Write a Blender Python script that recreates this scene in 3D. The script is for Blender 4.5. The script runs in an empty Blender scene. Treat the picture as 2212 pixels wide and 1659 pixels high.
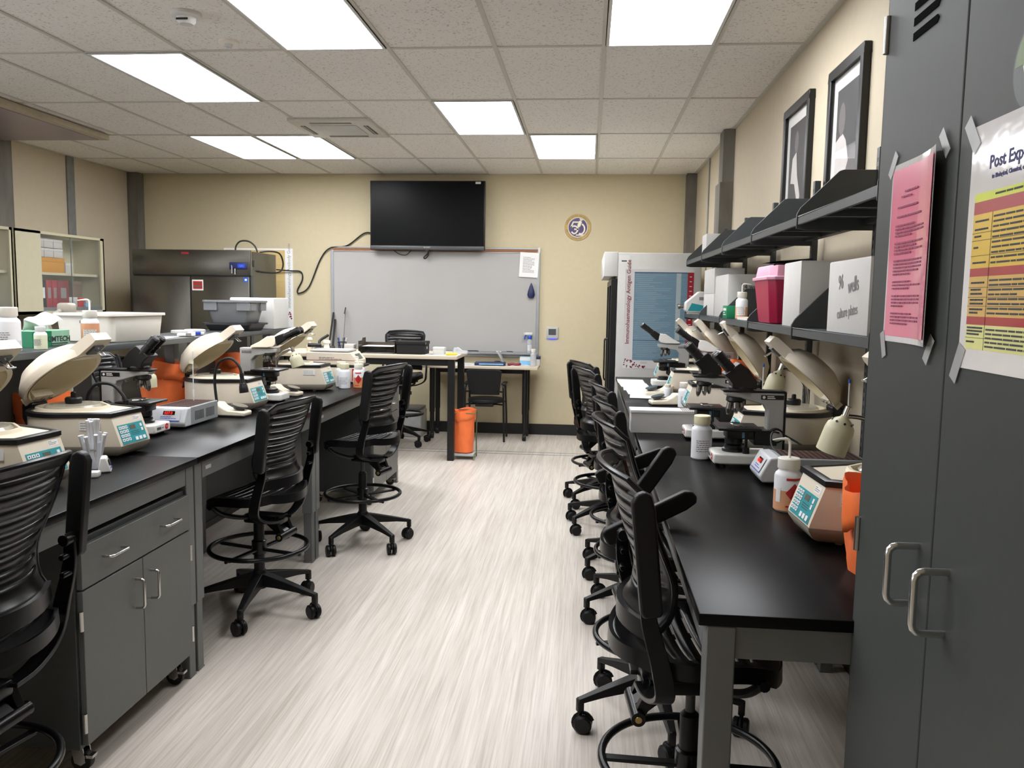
import bpy, bmesh, math, random
from mathutils import Matrix, Vector
random.seed(7)
PI = math.pi
SC = bpy.context.scene
COL = SC.collection

# ------------------------------------------------------------------ camera
def make_camera():
    yaw, pitch, roll = 0.0910637, 0.1029176, 0.0154802
    cy, sy = math.cos(yaw), math.sin(yaw)
    w = Vector((-sy*math.cos(pitch), cy*math.cos(pitch), -math.sin(pitch)))
    r = Vector((cy, sy, 0)); u = r.cross(w)
    c, s = math.cos(roll), math.sin(roll)
    r2 = c*r + s*u; u2 = -s*r + c*u
    cam = bpy.data.cameras.new('camera'); o = bpy.data.objects.new('camera', cam); COL.objects.link(o)
    m = Matrix((r2, u2, -w)).transposed().to_4x4(); m.translation = (0, 0, 1.57)
    o.matrix_world = m
    cam.sensor_width = 36.0; cam.lens = 36.0*1776.8/2212.0
    cam.clip_start = 0.02; cam.clip_end = 60
    SC.camera = o
make_camera()

# ------------------------------------------------------------------ world, exposure, light strength
wd = bpy.data.worlds.new('world'); SC.world = wd; wd.use_nodes = True
wd.node_tree.nodes['Background'].inputs[0].default_value = (0.9, 0.93, 1, 1)
wd.node_tree.nodes['Background'].inputs[1].default_value = 4.0
SC.view_settings.view_transform = 'Standard'; SC.view_settings.look = 'None'
SC.view_settings.exposure = 0.0; SC.view_settings.gamma = 1.0
SC.view_settings.use_curve_mapping = False
LIGHT = 19.0            # emission of the ceiling troffer diffusers
SC.cycles.use_denoising = True
SC.cycles.max_bounces = 10; SC.cycles.diffuse_bounces = 6; SC.cycles.glossy_bounces = 4
SC.cycles.transmission_bounces = 6; SC.cycles.transparent_max_bounces = 12
SC.cycles.caustics_reflective = False; SC.cycles.caustics_refractive = False
SC.cycles.sample_clamp_indirect = 4.0

# ------------------------------------------------------------------ materials
def lin(h):
    h = h.lstrip('#'); v = [int(h[i:i+2], 16)/255 for i in (0, 2, 4)]
    return tuple(x/12.92 if x <= .04045 else ((x+.055)/1.055)**2.4 for x in v) + (1,)
def mat(name, hx, rough=.5, metal=0, var=.05, scale=18, bump=0, bscale=200, coat=0, emit=0, trans=0, alpha=1, spec=.5, ecol=None, stretch=None):
    m = bpy.data.materials.new(name); m.use_nodes = True
    nt = m.node_tree; b = nt.nodes['Principled BSDF']; c = lin(hx)
    b.inputs['Roughness'].default_value = rough; b.inputs['Metallic'].default_value = metal
    b.inputs['Specular IOR Level'].default_value = spec
    b.inputs['Coat Weight'].default_value = coat; b.inputs['Coat Roughness'].default_value = .08
    b.inputs['Transmission Weight'].default_value = trans; b.inputs['Alpha'].default_value = alpha
    tc = nt.nodes.new('ShaderNodeTexCoord'); n = nt.nodes.new('ShaderNodeTexNoise')
    n.inputs['Scale'].default_value = scale; n.inputs['Detail'].default_value = 3
    src = tc.outputs['Object']
    if stretch:
        mp = nt.nodes.new('ShaderNodeMapping'); mp.inputs['Scale'].default_value = stretch
        nt.links.new(src, mp.inputs[0]); src = mp.outputs[0]
    nt.links.new(src, n.inputs['Vector'])
    rp = nt.nodes.new('ShaderNodeValToRGB')
    rp.color_ramp.elements[0].position = .3; rp.color_ramp.elements[1].position = .7
    rp.color_ramp.elements[0].color = tuple(max(0, x*(1-var)) for x in c[:3]) + (1,)
    rp.color_ramp.elements[1].color = tuple(min(1, x*(1+var)) for x in c[:3]) + (1,)
    nt.links.new(n.outputs['Fac'], rp.inputs[0]); nt.links.new(rp.outputs[0], b.inputs['Base Color'])
    if bump:
        n2 = nt.nodes.new('ShaderNodeTexNoise'); n2.inputs['Scale'].default_value = bscale
        nt.links.new(src, n2.inputs['Vector'])
        bp = nt.nodes.new('ShaderNodeBump'); bp.inputs['Strength'].default_value = bump; bp.inputs['Distance'].default_value = .002
        nt.links.new(n2.outputs['Fac'], bp.inputs['Height']); nt.links.new(bp.outputs[0], b.inputs['Normal'])
    if emit:
        b.inputs['Emission Color'].default_value = lin(ecol or hx); b.inputs['Emission Strength'].default_value = emit
    return m

M = {}
def dm(key, *a, **k): M[key] = mat(key, *a, **k)
dm('wall', '#c6baa3', .75, var=.02, bump=.05, bscale=300)
dm('wall_side', '#c0b49d', .75, var=.02, bump=.05, bscale=300)
dm('wall_warm', '#cbbf9f', .75, var=.02, bump=.05, bscale=300)
dm('concrete', '#6e6a62', .8, var=.25, scale=9, bump=.3, bscale=60, stretch=(1, 1, .25))
dm('grey_strip', '#7c7d7b', .5, var=.12, scale=12)
dm('grid', '#c4c1b8', .5, var=.02)
dm('beige_trim', '#b0a48e', .6)
dm('mauve_panel', '#8d8084', .35, var=.05, scale=3)
dm('base_black', '#141414', .5)
dm('steel_grey', '#5d605d', .42, var=.03, scale=40)
dm('locker_grey', '#3f4240', .5, var=.03, scale=40, spec=.25)
dm('void', '#050505', .95, spec=.05)
dm('steel_dark', '#3c4040', .45, var=.04, scale=40)
dm('leg_grey', '#676a69', .45, var=.03)
dm('worktop', '#0a0a0b', .3, var=.12, scale=60, spec=.09, bump=.02, bscale=400)
dm('shelf_dark', '#3f4344', .42, var=.05)
dm('chrome', '#c9c9c6', .22, 1, var=.03)
dm('stainless', '#77756f', .3, 1, var=.08, scale=30, stretch=(1, 1, 14))
dm('chair_black', '#0d0d0f', .3, var=.1, scale=40, bump=.02, bscale=500, spec=.3)
dm('chair_matte', '#111112', .45, var=.1, spec=.3)
dm('rubber', '#101010', .6)
dm('black', '#0d0d0e', .4)
dm('black_gloss', '#0a0a0c', .12)
dm('screen', '#040506', .3, spec=.12)
dm('tv_grey', '#4b4c4e', .35)
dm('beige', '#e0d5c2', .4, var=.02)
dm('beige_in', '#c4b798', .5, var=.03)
dm('cream', '#e6dcc6', .42, var=.02)
dm('lamp_cream', '#c6c2a4', .4, var=.02)
dm('base_grey', '#a39c8f', .45, var=.03)
dm('teal', '#1f8f98', .4)
dm('key', '#e8eaec', .45)
dm('lcd', '#5a5f57', .25)
dm('white', '#d6d5d2', .5, var=.015)
dm('white_card', '#c6c4c0', .65, var=.02)
dm('paper', '#ececea', .7, var=.01)
dm('scope_white', '#d9d8d3', .4, var=.01)
dm('scope_grey', '#a7a7a4', .45, var=.03, scale=200)
dm('scope_black', '#131314', .35)
dm('lens_metal', '#8f8d8a', .25, .9)
dm('mirror', '#d8d8d4', .06, 1, var=.01)
dm('milky', '#dcdde0', .35, var=.02, spec=.4)
dm('tube_white', '#f3f4f8', .35, var=.01)
dm('milky_cap', '#eae6dc', .4, var=.02)
dm('yellow_cap', '#e9e2bd', .45, var=.02)
dm('milky_liquid', '#cfd0d6', .35)
dm('orange_liquid', '#d98c5e', .3, var=.03)
dm('peach_liquid', '#d9a07a', .3, var=.03)
dm('pale_liquid', '#d3d7bd', .35)
dm('label', '#e8e6e4', .6)
dm('ink', '#3a3a40', .7)
dm('ink_soft', '#85807f', .7)
dm('pink_ink', '#8a3557', .6)
dm('navy_ink', '#2c2a63', .6)
dm('red', '#b81f26', .45)
dm('red_dark', '#7c1c2c', .5)
dm('red_logo', '#c8202b', .4)
dm('crimson', '#a5103f', .4, var=.04)
dm('pink_lid', '#dd9db4', .45)
dm('bag_orange', '#ff7c42', .38, var=.08, scale=14, bump=.7, bscale=24, spec=.45)
dm('pink_paper', '#dd6f8c', .3, var=.02, coat=.8, bump=.5, bscale=14)
dm('yellow_cell', '#d8b23a', .35, coat=.5)
dm('orange_cell', '#d0a95a', .35, coat=.5)
dm('lime_cell', '#d6d68c', .35, coat=.5)
dm('lime', '#c9d32e', .35, coat=.5)
dm('poster_red', '#a3232f', .35, coat=.5)
dm('laminate', '#d9d6d6', .1, var=.01, coat=1, bump=.5, bscale=20)
dm('poster_blue', '#6c8a9c', .35, var=.12, scale=6, stretch=(1, 1, 40))
dm('poster_blue_dark', '#2a4668', .35)
dm('poster_pale', '#a6b3b4', .4)
dm('poster_tan', '#d3b880', .4, var=.12, scale=6, stretch=(1, 1, 40))
dm('fridge_white', '#c8c7c2', .4, var=.02)
dm('laminate_wood', '#cfc2ad', .45, var=.06, scale=5, stretch=(1, 12, 12))
dm('cab_cream', '#c8c2a6', .5, var=.02)
dm('cab_inside', '#a7a68c', .6, var=.03)
dm('whiteboard', '#adaba8', .3, var=.02, scale=3)
dm('alum', '#a9acb0', .35, .6, var=.03)
dm('cork', '#8f6448', .8, var=.15, scale=80)
dm('navy', '#1b2350', .45)
dm('blue', '#2455b5', .4)
dm('sky', '#7fb6dc', .4)
dm('purple', '#3f2a66', .4)
dm('gold', '#b89a55', .4, var=.08)
dm('cream_mark', '#e3ddc8', .45)
dm('grey_plastic', '#7d7f82', .42, var=.03)
dm('pale_grey', '#b9bab8', .45)
dm('block_grey', '#8d9294', .42, var=.02)
dm('block_light', '#c3c5c8', .4)
dm('block_inner', '#5b3a35', .4, .3, var=.2, scale=150)
dm('tray_dark', '#242426', .4)
dm('smoke_brown', '#4b4236', .2, alpha=.86)
dm('green', '#0f7a50', .5)
dm('green_pale', '#92c3a5', .5)
dm('amber', '#c98d2b', .5)
dm('binder_red', '#9a2130', .5)
dm('brown_box', '#6f5b48', .6)
dm('cloth_black', '#0f0f10', .8, var=.1)
dm('skin_tape', '#b9bab8', .3, alpha=.6)
dm('red_led', '#ff2a20', .4, emit=1.6)
dm('blue_led', '#2a3cff', .4, emit=4)
dm('lcd_blue', '#1b3c9c', .3, emit=.4)
dm('diffuser', '#fff8ea', .5, emit=LIGHT, ecol='#f9fbff', var=0)
dm('photo_dark', '#1d191a', .6); dm('photo_mid', '#544d4c', .6); dm('photo_pale', '#b3ada9', .6)
dm('yellow', '#e2cf2e', .5)
dm('brass', '#b49a63', .3, .9)
dm('door_glass', '#c8d0ca', .05, alpha=.07, spec=.5)
dm('frame_glass', '#ffffff', .03, alpha=.02, spec=.5)
dm('clear_plastic', '#dfe3ea', .15, alpha=.45, spec=.5)
dm('clear_lid', '#cfcabb', .12, alpha=.55, spec=.5)
dm('wood_green', '#6b7a5c', .5, .3)

def floor_material():
    m = bpy.data.materials.new('striated_vinyl'); m.use_nodes = True
    nt = m.node_tree; b = nt.nodes['Principled BSDF']; L = nt.links
    tc = nt.nodes.new('ShaderNodeTexCoord')
    def streak(sx, sy, rot, det, sc=1):
        mp = nt.nodes.new('ShaderNodeMapping'); mp.inputs['Scale'].default_value = (sx, sy, 1); mp.inputs['Rotation'].default_value = (0, 0, rot)
        n = nt.nodes.new('ShaderNodeTexNoise'); n.inputs['Scale'].default_value = sc; n.inputs['Detail'].default_value = det; n.inputs['Roughness'].default_value = .65
        L.new(tc.outputs['Object'], mp.inputs[0]); L.new(mp.outputs[0], n.inputs['Vector']); return n
    a = streak(48, 1.3, .05, 4); c = streak(17, .55, .05, 3); d = streak(130, 2.2, .05, 2)
    def ramp(n, p0, c0, p1, c1):
        r = nt.nodes.new('ShaderNodeValToRGB'); r.color_ramp.elements[0].position = p0; r.color_ramp.elements[1].position = p1
        r.color_ramp.elements[0].color = lin(c0); r.color_ramp.elements[1].color = lin(c1); L.new(n.outputs['Fac'], r.inputs[0]); return r
    r1 = ramp(a, .3, '#aaa095', .66, '#dcd5cb'); r2 = ramp(c, .3, '#bdb3a8', .7, '#e0d9d0'); r3 = ramp(d, .34, '#8a7d73', .52, '#ffffff')
    mx = nt.nodes.new('ShaderNodeMix'); mx.data_type = 'RGBA'; mx.inputs[0].default_value = .55
    L.new(r1.outputs[0], mx.inputs[6]); L.new(r2.outputs[0], mx.inputs[7])
    m2 = nt.nodes.new('ShaderNodeMix'); m2.data_type = 'RGBA'; m2.blend_type = 'MULTIPLY'; m2.inputs[0].default_value = .22
    L.new(mx.outputs[2], m2.inputs[6]); L.new(r3.outputs[0], m2.inputs[7])
    L.new(m2.outputs[2], b.inputs['Base Color']); b.inputs['Roughness'].default_value = .42; b.inputs['Specular IOR Level'].default_value = .35
    return m
def ceiling_material():
    m = bpy.data.materials.new('acoustic_tile'); m.use_nodes = True
    nt = m.node_tree; b = nt.nodes['Principled BSDF']; L = nt.links
    tc = nt.nodes.new('ShaderNodeTexCoord')
    n = nt.nodes.new('ShaderNodeTexNoise'); n.inputs['Scale'].default_value = 70; n.inputs['Detail'].default_value = 4
    L.new(tc.outputs['Object'], n.inputs['Vector'])
    r = nt.nodes.new('ShaderNodeValToRGB'); e = r.color_ramp.elements
    e[0].position = .33; e[0].color = lin('#c4beb6'); e[1].position = .42; e[1].color = lin('#efece7')
    L.new(n.outputs['Fac'], r.inputs[0])
    v = nt.nodes.new('ShaderNodeTexNoise'); v.inputs['Scale'].default_value = .9
    L.new(tc.outputs['Object'], v.inputs['Vector'])
    mx = nt.nodes.new('ShaderNodeMix'); mx.data_type = 'RGBA'; mx.blend_type = 'MULTIPLY'; mx.inputs[0].default_value = .1
    L.new(r.outputs[0], mx.inputs[6]); L.new(v.outputs['Fac'], mx.inputs[7])
    L.new(mx.outputs[2], b.inputs['Base Color']); b.inputs['Roughness'].default_value = .9
    bp = nt.nodes.new('ShaderNodeBump'); bp.inputs['Strength'].default_value = .25; bp.inputs['Distance'].default_value = .003
    L.new(n.outputs['Fac'], bp.inputs['Height']); L.new(bp.outputs[0], b.inputs['Normal'])
    return m
M['floor'] = floor_material(); M['tile'] = ceiling_material()

# ------------------------------------------------------------------ mesh builder
def V(*a): return Vector(a)
class B:
    def __init__(s): s.bm = bmesh.new(); s.M = Matrix(); s.mi = 0
    def at(s, loc=(0, 0, 0), rot=(0, 0, 0)):
        from mathutils import Euler
        s.M = Matrix.Translation(loc) @ Euler(rot).to_matrix().to_4x4(); return s
    def fr(s, o, x, y):
        x = Vector(x).normalized(); y = Vector(y).normalized(); z = x.cross(y)
        m = Matrix((x, y, z)).transposed().to_4x4(); m.translation = Vector(o); s.M = m; return s
    def mesh(s, vs, fs, mi=None):
        mi = s.mi if mi is None else mi
        bv = [s.bm.verts.new(s.M @ Vector(v)) for v in vs]; out = []
        for f in fs:
            try:
                fc = s.bm.faces.new([bv[i] for i in f]); fc.material_index = mi; out.append(fc)
            except ValueError: pass
        return bv, out
    def box(s, x0, x1, y0, y1, z0, z1, mi=None, bev=0, seg=2):
        vs = [(x, y, z) for z in (z0, z1) for y in (y0, y1) for x in (x0, x1)]
        bv, fs = s.mesh(vs, [(0, 2, 3, 1), (4, 5, 7, 6), (0, 1, 5, 4), (2, 6, 7, 3), (0, 4, 6, 2), (1, 3, 7, 5)], mi)
        if bev:
            ed = list({e for f in fs for e in f.edges})
            r = bmesh.ops.bevel(s.bm, geom=ed, offset=bev, segments=seg, profile=.5, affect='EDGES')
            for f in r['faces']: f.material_index = s.mi if mi is None else mi
        return s
    def loft(s, rings, mi=None, ca=True, cb=True, closed=False):
        n = len(rings[0]); vs = [p for r in rings for p in r]; fs = []
        k = len(rings)
        for i in range(k if closed else k-1):
            j = (i+1) % k
            for a in range(n):
                b = (a+1) % n; fs.append((i*n+a, i*n+b, j*n+b, j*n+a))
        if not closed:
            if ca: fs.append(tuple(range(n))[::-1])
            if cb: fs.append(tuple(range((k-1)*n, k*n)))
        s.mesh(vs, fs, mi); return s
    def lathe(s, prof, n=24, mi=None, o=(0, 0, 0), ca=True, cb=True, sx=1, sy=1):
        R = [[(o[0]+max(r, 1e-5)*sx*math.cos(2*PI*a/n), o[1]+max(r, 1e-5)*sy*math.sin(2*PI*a/n), o[2]+z) for a in range(n)] for r, z in prof]
        return s.loft(R, mi, ca, cb)
    def cyl(s, p0, p1, r0, r1=None, n=16, mi=None):
        r1 = r0 if r1 is None else r1
        p0 = Vector(p0); p1 = Vector(p1); d = (p1-p0).normalized(); a = d.orthogonal().normalized(); b = d.cross(a)
        R = [[p + r*(a*math.cos(2*PI*k/n)+b*math.sin(2*PI*k/n)) for k in range(n)] for p, r in ((p0, r0), (p1, r1))]
        return s.loft(R, mi)
    def tube(s, pts, r, n=8, closed=False, prof=None, up=None, mi=None, taper=None):
        P = [Vector(p) for p in pts]; k = len(P)
        T = []
        for i in range(k):
            if closed: t = P[(i+1) % k]-P[i-1]
            else: t = P[min(i+1, k-1)]-P[max(i-1, 0)]
            T.append(t.normalized())
        N = Vector(up) if up else T[0].orthogonal()
        rings = []
        for i in range(k):
            N = Vector(up) if up and prof else N
            N = (N - T[i]*N.dot(T[i]))
            if N.length < 1e-6: N = T[i].orthogonal()
            N.normalize(); Bn = T[i].cross(N)
            q = taper[i] if taper else 1
            if prof: rings.append([P[i]+N*a*q+Bn*b*q for a, b in prof])
            else: rings.append([P[i]+q*r*(N*math.cos(2*PI*a/n)+Bn*math.sin(2*PI*a/n)) for a in range(n)])
        return s.loft(rings, mi, closed=closed)
    def prism(s, poly, ax, a, b, mi=None):
        def p3(q, t): return {'x': (t, q[0], q[1]), 'y': (q[0], t, q[1]), 'z': (q[0], q[1], t)}[ax]
        return s.loft([[p3(q, a) for q in poly], [p3(q, b) for q in poly]], mi)
    def ring(s, R, r, z, n=40, m=8, mi=None, o=(0, 0)):
        return s.tube([(o[0]+R*math.cos(2*PI*i/n), o[1]+R*math.sin(2*PI*i/n), z) for i in range(n)], r, m, True, up=(0, 0, 1), mi=mi)
    def frame(s, x0, x1, y0, y1, w, z0, z1, mi=None):           # a picture-frame of four bars in the current frame
        s.box(x0, x1, y0, y0+w, z0, z1, mi); s.box(x0, x1, y1-w, y1, z0, z1, mi)
        s.box(x0, x0+w, y0+w, y1-w, z0, z1, mi); s.box(x1-w, x1, y0+w, y1-w, z0, z1, mi); return s
    def lines(s, x0, x1, y0, y1, rows, th, z=0, t=.0004, mi=None, fill=.9, seed=1, gap=True):
        rd = random.Random(seed)                                 # rows of small print, too small to read
        for i in range(rows):
            y = y1-(i+.5)*(y1-y0)/rows; x = x0; end = x0+(x1-x0)*(fill if rd.random() > .25 else rd.uniform(.35, .8))
            while x < end:
                wl = (x1-x0)*rd.uniform(.06, .2) if gap else end-x
                s.box(x, min(x+wl, end), y-th/2, y+th/2, z, z+t, mi); x += wl+(x1-x0)*.018
        return s
    def build(s, name, mats, parent=None, loc=(0, 0, 0), rot=(0, 0, 0), bevel=0, smooth=38, solid=0, seg=2, weld=True):
        if weld: bmesh.ops.remove_doubles(s.bm, verts=s.bm.verts, dist=2e-5)
        bmesh.ops.recalc_face_normals(s.bm, faces=s.bm.faces)
        me = bpy.data.meshes.new(name); s.bm.to_mesh(me); s.bm.free()
        for k in ([mats] if isinstance(mats, str) else mats): me.materials.append(M[k])
        if smooth:
            me.polygons.foreach_set('use_smooth', [True]*len(me.polygons)); me.set_sharp_from_angle(angle=math.radians(smooth))
        return link(name, me, parent, loc, rot, bevel, solid, seg)
def link(name, me, parent=None, loc=(0, 0, 0), rot=(0, 0, 0), bevel=0, solid=0, seg=2):
    o = bpy.data.objects.new(name, me); COL.objects.link(o); o.parent = parent; o.location = loc; o.rotation_euler = rot
    if solid:
        m = o.modifiers.new('solid', 'SOLIDIFY'); m.thickness = solid; m.offset = 0
    if bevel:
        m = o.modifiers.new('bevel', 'BEVEL'); m.width = bevel; m.segments = seg; m.limit_method = 'ANGLE'; m.angle_limit = math.radians(40); m.harden_normals = False
    return o
def tag(o, label, cat, group=None):
    o['label'] = label; o['category'] = cat
    if group: o['group'] = group
    return o
def thing(name, label, cat, loc=(0, 0, 0), rz=0, group=None):
    o = bpy.data.objects.new(name, None); COL.objects.link(o); o.empty_display_size = .05
    o.location = loc; o.rotation_euler = (0, 0, rz); return tag(o, label, cat, group)
def struct(o):
    o['kind'] = 'structure'; return o
def dup(root, label, loc, rz=None, group=None, parent=None):
    c = root.copy(); COL.objects.link(c)
    if parent is None:
        c.location = loc; c['label'] = label
        if rz is not None: c.rotation_euler = (0, 0, rz)
        if group: c['group'] = group
    else: c.parent = parent
    for ch in [x for x in list(bpy.data.objects) if x.parent == root]: dup(ch, None, None, parent=c)
    return c
def kid(o, name): return [x for x in bpy.data.objects if x.parent == o and x.name.split('.')[0] == name]
def text(name, body, size, m, parent, o, x, y, align='CENTER', ext=.0003, sx=1, bold=0):
    cu = bpy.data.curves.new('t', 'FONT'); cu.body = body; cu.size = size; cu.align_x = align; cu.align_y = 'CENTER'
    cu.extrude = ext; cu.resolution_u = 2; cu.offset = bold
    t = bpy.data.objects.new('t', cu); COL.objects.link(t)
    me = bpy.data.meshes.new_from_object(t); bpy.data.objects.remove(t); bpy.data.curves.remove(cu)
    x = Vector(x).normalized(); y = Vector(y).normalized(); z = x.cross(y)
    mt = Matrix((x*sx, y, z)).transposed().to_4x4(); mt.translation = Vector(o); me.transform(mt)
    me.materials.clear(); me.materials.append(M[m])
    return link(name, me, parent)
def arc(c, r, a0, a1, n, ax='xz', t=0):
    out = []
    for i in range(n+1):
        a = a0+(a1-a0)*i/n; p = (c[0]+r*math.cos(a), c[1]+r*math.sin(a))
        out.append({'xz': (p[0], t, p[1]), 'yz': (t, p[0], p[1]), 'xy': (p[0], p[1], t)}[ax])
    return out
def smooth_path(P, n=6):
    P = [Vector(p) for p in P]; out = []
    for i in range(len(P)-1):
        p0 = P[max(i-1, 0)]; p1 = P[i]; p2 = P[i+1]; p3 = P[min(i+2, len(P)-1)]
        for k in range(n):
            t = k/n; out.append(.5*((2*p1)+(p2-p0)*t+(2*p0-5*p1+4*p2-p3)*t*t+(3*p1-p0-3*p2+p3)*t**3))
    out.append(P[-1]); return out
NX = ((0, -1, 0), (0, 0, 1))    # print axes on a face that looks towards -X
PX = ((0, 1, 0), (0, 0, 1))     # ... towards +X
NY = ((1, 0, 0), (0, 0, 1))     # ... towards -Y
PY = ((-1, 0, 0), (0, 0, 1))    # ... towards +Y
# ================================================================== the room
XL, XR, YN, YB, ZC = -5.42, 1.155, -2.2, 9.5, 2.98
def slab(name, m, *b): return struct(B().box(*b).build(name, m, smooth=0))
slab('floor', 'floor', XL, XR, YN, YB, -.06, 0)
slab('ceiling', 'tile', XL, XR, YN, YB, ZC, ZC+.06)
slab('wall_back', 'wall_warm', XL-.1, XR+.1, YB, YB+.1, -.06, ZC+.06)
slab('wall_near', 'wall', XL-.1, XR+.1, YN-.1, YN, -.06, ZC+.06)
WY0, WY1, WZ0, WZ1 = -.4, 3.6, 1.0, 2.5                       # unseen window added in the left wall to brighten ceiling and aisle faces
b = B(); b.box(XL-.1, XL, YN, WY0, -.06, ZC+.06).box(XL-.1, XL, WY1, YB, -.06, ZC+.06).box(XL-.1, XL, WY0, WY1, -.06, WZ0).box(XL-.1, XL, WY0, WY1, WZ1, ZC+.06)
struct(b.build('wall_left', 'wall', smooth=0))
wn = struct(B().fr((XL-.06, (WY0+WY1)/2, (WZ0+WZ1)/2), *PX).frame(-2, 2, -.75, .75, .05, 0, .05).box(-.025, .025, -.7, .7, 0, .05).build('added_window_1', 'grid', bevel=.003))
for s in (-1, 1): B().fr((XL-.04, (WY0+WY1)/2+s*.9875, (WZ0+WZ1)/2), *PX).box(-.965, .965, -.7, .7, 0, .004).build('added_window_pane', 'frame_glass', wn, smooth=0)
slab('wall_right', 'wall_side', XR, XR+.1, YN, YB, -.06, ZC+.06)
GX, GY = .0499, 4.7637            # ceiling grid: 0.61 m by 1.22 m tiles
g = B()
for c in range(-9, 2):
    x = GX+.61*c; g.box(x-.0125, x+.0125, YN, YB, ZC-.006, ZC+.002)
for r in range(-5, 4):
    y = GY+1.22*r; g.box(XL, XR, y-.0125, y+.0125, ZC-.0055, ZC+.002)
g.box(XL, XL+.03, YN, YB, ZC-.006, ZC); g.box(XR-.03, XR, YN, YB, ZC-.006, ZC); g.box(XL, XR, YB-.03, YB, ZC-.006, ZC)
struct(g.build('trim_1', 'grid', smooth=0))
slab('baseboard_back', 'base_black', XL, XR, YB-.012, YB, 0, .125)
slab('baseboard_right', 'base_black', XR-.012, XR, YN, YB-.012, 0, .125)
slab('baseboard_left', 'base_black', XL, XL+.012, YN, YB-.012, 0, .125)
# metal joint strips set in the floor in front of the back wall
s = B(); s.box(XL, XR, 8.22, 8.235, 0, .003); s.box(XL, XR, 8.34, 8.355, 0, .003)
struct(s.build('trim_2', 'alum', smooth=0))
# exposed posts and joint strips on the walls
def post(n, m, *b): struct(B().box(*b).build('trim_%d' % n, m, bevel=.004))
post(3, 'concrete', XL, XL+.13, YB-.14, YB, 0, ZC-.006)                  # back left corner
post(4, 'concrete', XR-.11, XR, YB-.12, YB, 0, ZC-.006)                  # back right corner
post(5, 'grey_strip', XL, XL+.02, 8.22, 8.34, 0, ZC-.006)
post(6, 'concrete', XL, XL+.12, 6.98, 7.26, 0, ZC-.006)
post(7, 'grey_strip', XR-.012, XR, 8.38, 8.42, 0, ZC-.006)
b = B(); b.prism([(XR, 7.0), (XR-.11, 7.0), (XR-.11, 7.24), (XR, 7.24)], 'z', 1.98, 2.55); b.prism([(XR, 7.0), (XR-.09, 7.03), (XR-.09, 7.22), (XR, 7.24)], 'z', 2.55, ZC-.006)
b.prism([(XR, 7.0), (XR-.11, 7.0), (XR-.11, 7.24), (XR, 7.24)], 'z', 0, 1.98)
struct(b.build('trim_8', 'concrete', bevel=.004))
# framed flush panel hung just below the tiles over the left wall
p = thing('ceiling_panel', 'wide mauve grey panel in a beige edge, set below the ceiling tiles at far left', 'panel', (-4.85, 5.2, 2.925))
B().box(-.55, .55, -2.0, 1.97, .0, .048, bev=.004).build('panel_frame', 'beige_trim', p)
B().box(-.52, .48, -1.97, 1.92, -.006, .0).build('panel_face', 'mauve_panel', p, smooth=0)

# ================================================================== ceiling fittings
def troffer(c, r, label):
    x0 = GX+.61*c+.0125; y1 = GY+1.22*r-.0125; w = .585; l = 1.195
    t = thing('ceiling_light', label, 'ceiling light', (x0+w/2, y1-l/2, ZC-.012), 0, 'recessed ceiling lights')
    B().frame(-w/2, w/2, -l/2, l/2, .016, 0, .012).build('light_frame', 'white', t, bevel=.002)
    B().frame(-w/2-.006, w/2+.006, -l/2-.006, l/2+.006, .007, .006, .0118).build('shadow_gap', 'black', t, smooth=0)
    B().box(-w/2+.016, w/2-.016, -l/2+.016, l/2-.016, .004, .011).build('diffuser', 'diffuser', t, smooth=0)
troffer(0, 0, 'large bright ceiling light cut off by the top edge, nearest the right wall')
troffer(-3, 0, 'large bright ceiling light cut off by the top edge, left of centre')
troffer(-5, 1, 'bright ceiling light on its own at upper left, below the smoke detector')
troffer(-2, 2, 'bright ceiling light in the middle, to the right of the air vent')
troffer(-1, 3, 'bright ceiling light farthest right of the far row, over the round emblem')
troffer(-6, 3, 'left one of two bright ceiling lights side by side above the steel fridge')
troffer(-5, 3, 'right one of two bright ceiling lights side by side, below the air vent')
for c, r, l in ((-8, -1, 'ceiling light over the left wall counter, out of view'), (-5, -1, 'ceiling light over the near end of the left island, out of view'), (-3, -2, 'ceiling light over the aisle, out of view behind the camera')):
    troffer(c, r, l)
a = thing('air_conditioner_vent', 'square off-white ceiling air vent with dark slots between two rows of lights', 'air vent', (-2.1, 6.88, ZC-.03))
B().box(-.335, .335, -.335, .335, 0, .03, bev=.006).build('vent_panel', 'grid', a)
B().box(-.19, .19, -.19, .19, -.006, 0, bev=.003).build('intake_grille', 'pale_grey', a)
for sx, sy, rr in ((0, -1, 0), (0, 1, 0), (1, 0, 1), (-1, 0, 1)):
    q = B(); x, y = sx*.262, sy*.262; wx, wy = (.02, .17) if rr else (.17, .02)
    q.box(x-wx, x+wx, y-wy, y+wy, -.002, .001, 0)
    if rr: q.box(x-.003, x+.003, y-wy, y+wy, -.005, -.001, 1)
    else: q.box(x-wx, x+wx, y-.002, y+.002, -.004, -.001, 1)
    q.build('air_slot', ['black', 'grid'], a, smooth=0)
d = thing('smoke_detector', 'larger white round smoke detector on the ceiling tile', 'smoke detector', (-2.06, 4.15, ZC))
B().lathe([(.0, -.001), (.075, -.001), (.075, -.018), (.06, -.024), (.0, -.024)]).build('detector_base', 'white', d)
B().lathe([(.048, -.024), (.046, -.042), (.034, -.055), (0, -.056)]).build('detector_head', 'white', d)
B().box(-.03, .03, -.049, -.043, -.045, -.036).build('detector_slot', 'black', d)
d = thing('sprinkler_cover', 'smaller round white cover on the ceiling, nearest the isolated light', 'sprinkler cover', (-2.04, 4.6, ZC))
B().lathe([(0, 0), (.055, 0), (.055, -.012), (.045, -.018), (0, -.018)]).build('cover_plate', 'milky_cap', d)
B().lathe([(.022, -.018), (.018, -.034), (0, -.036)], 14).build('sprinkler_head', 'pale_grey', d)

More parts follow.
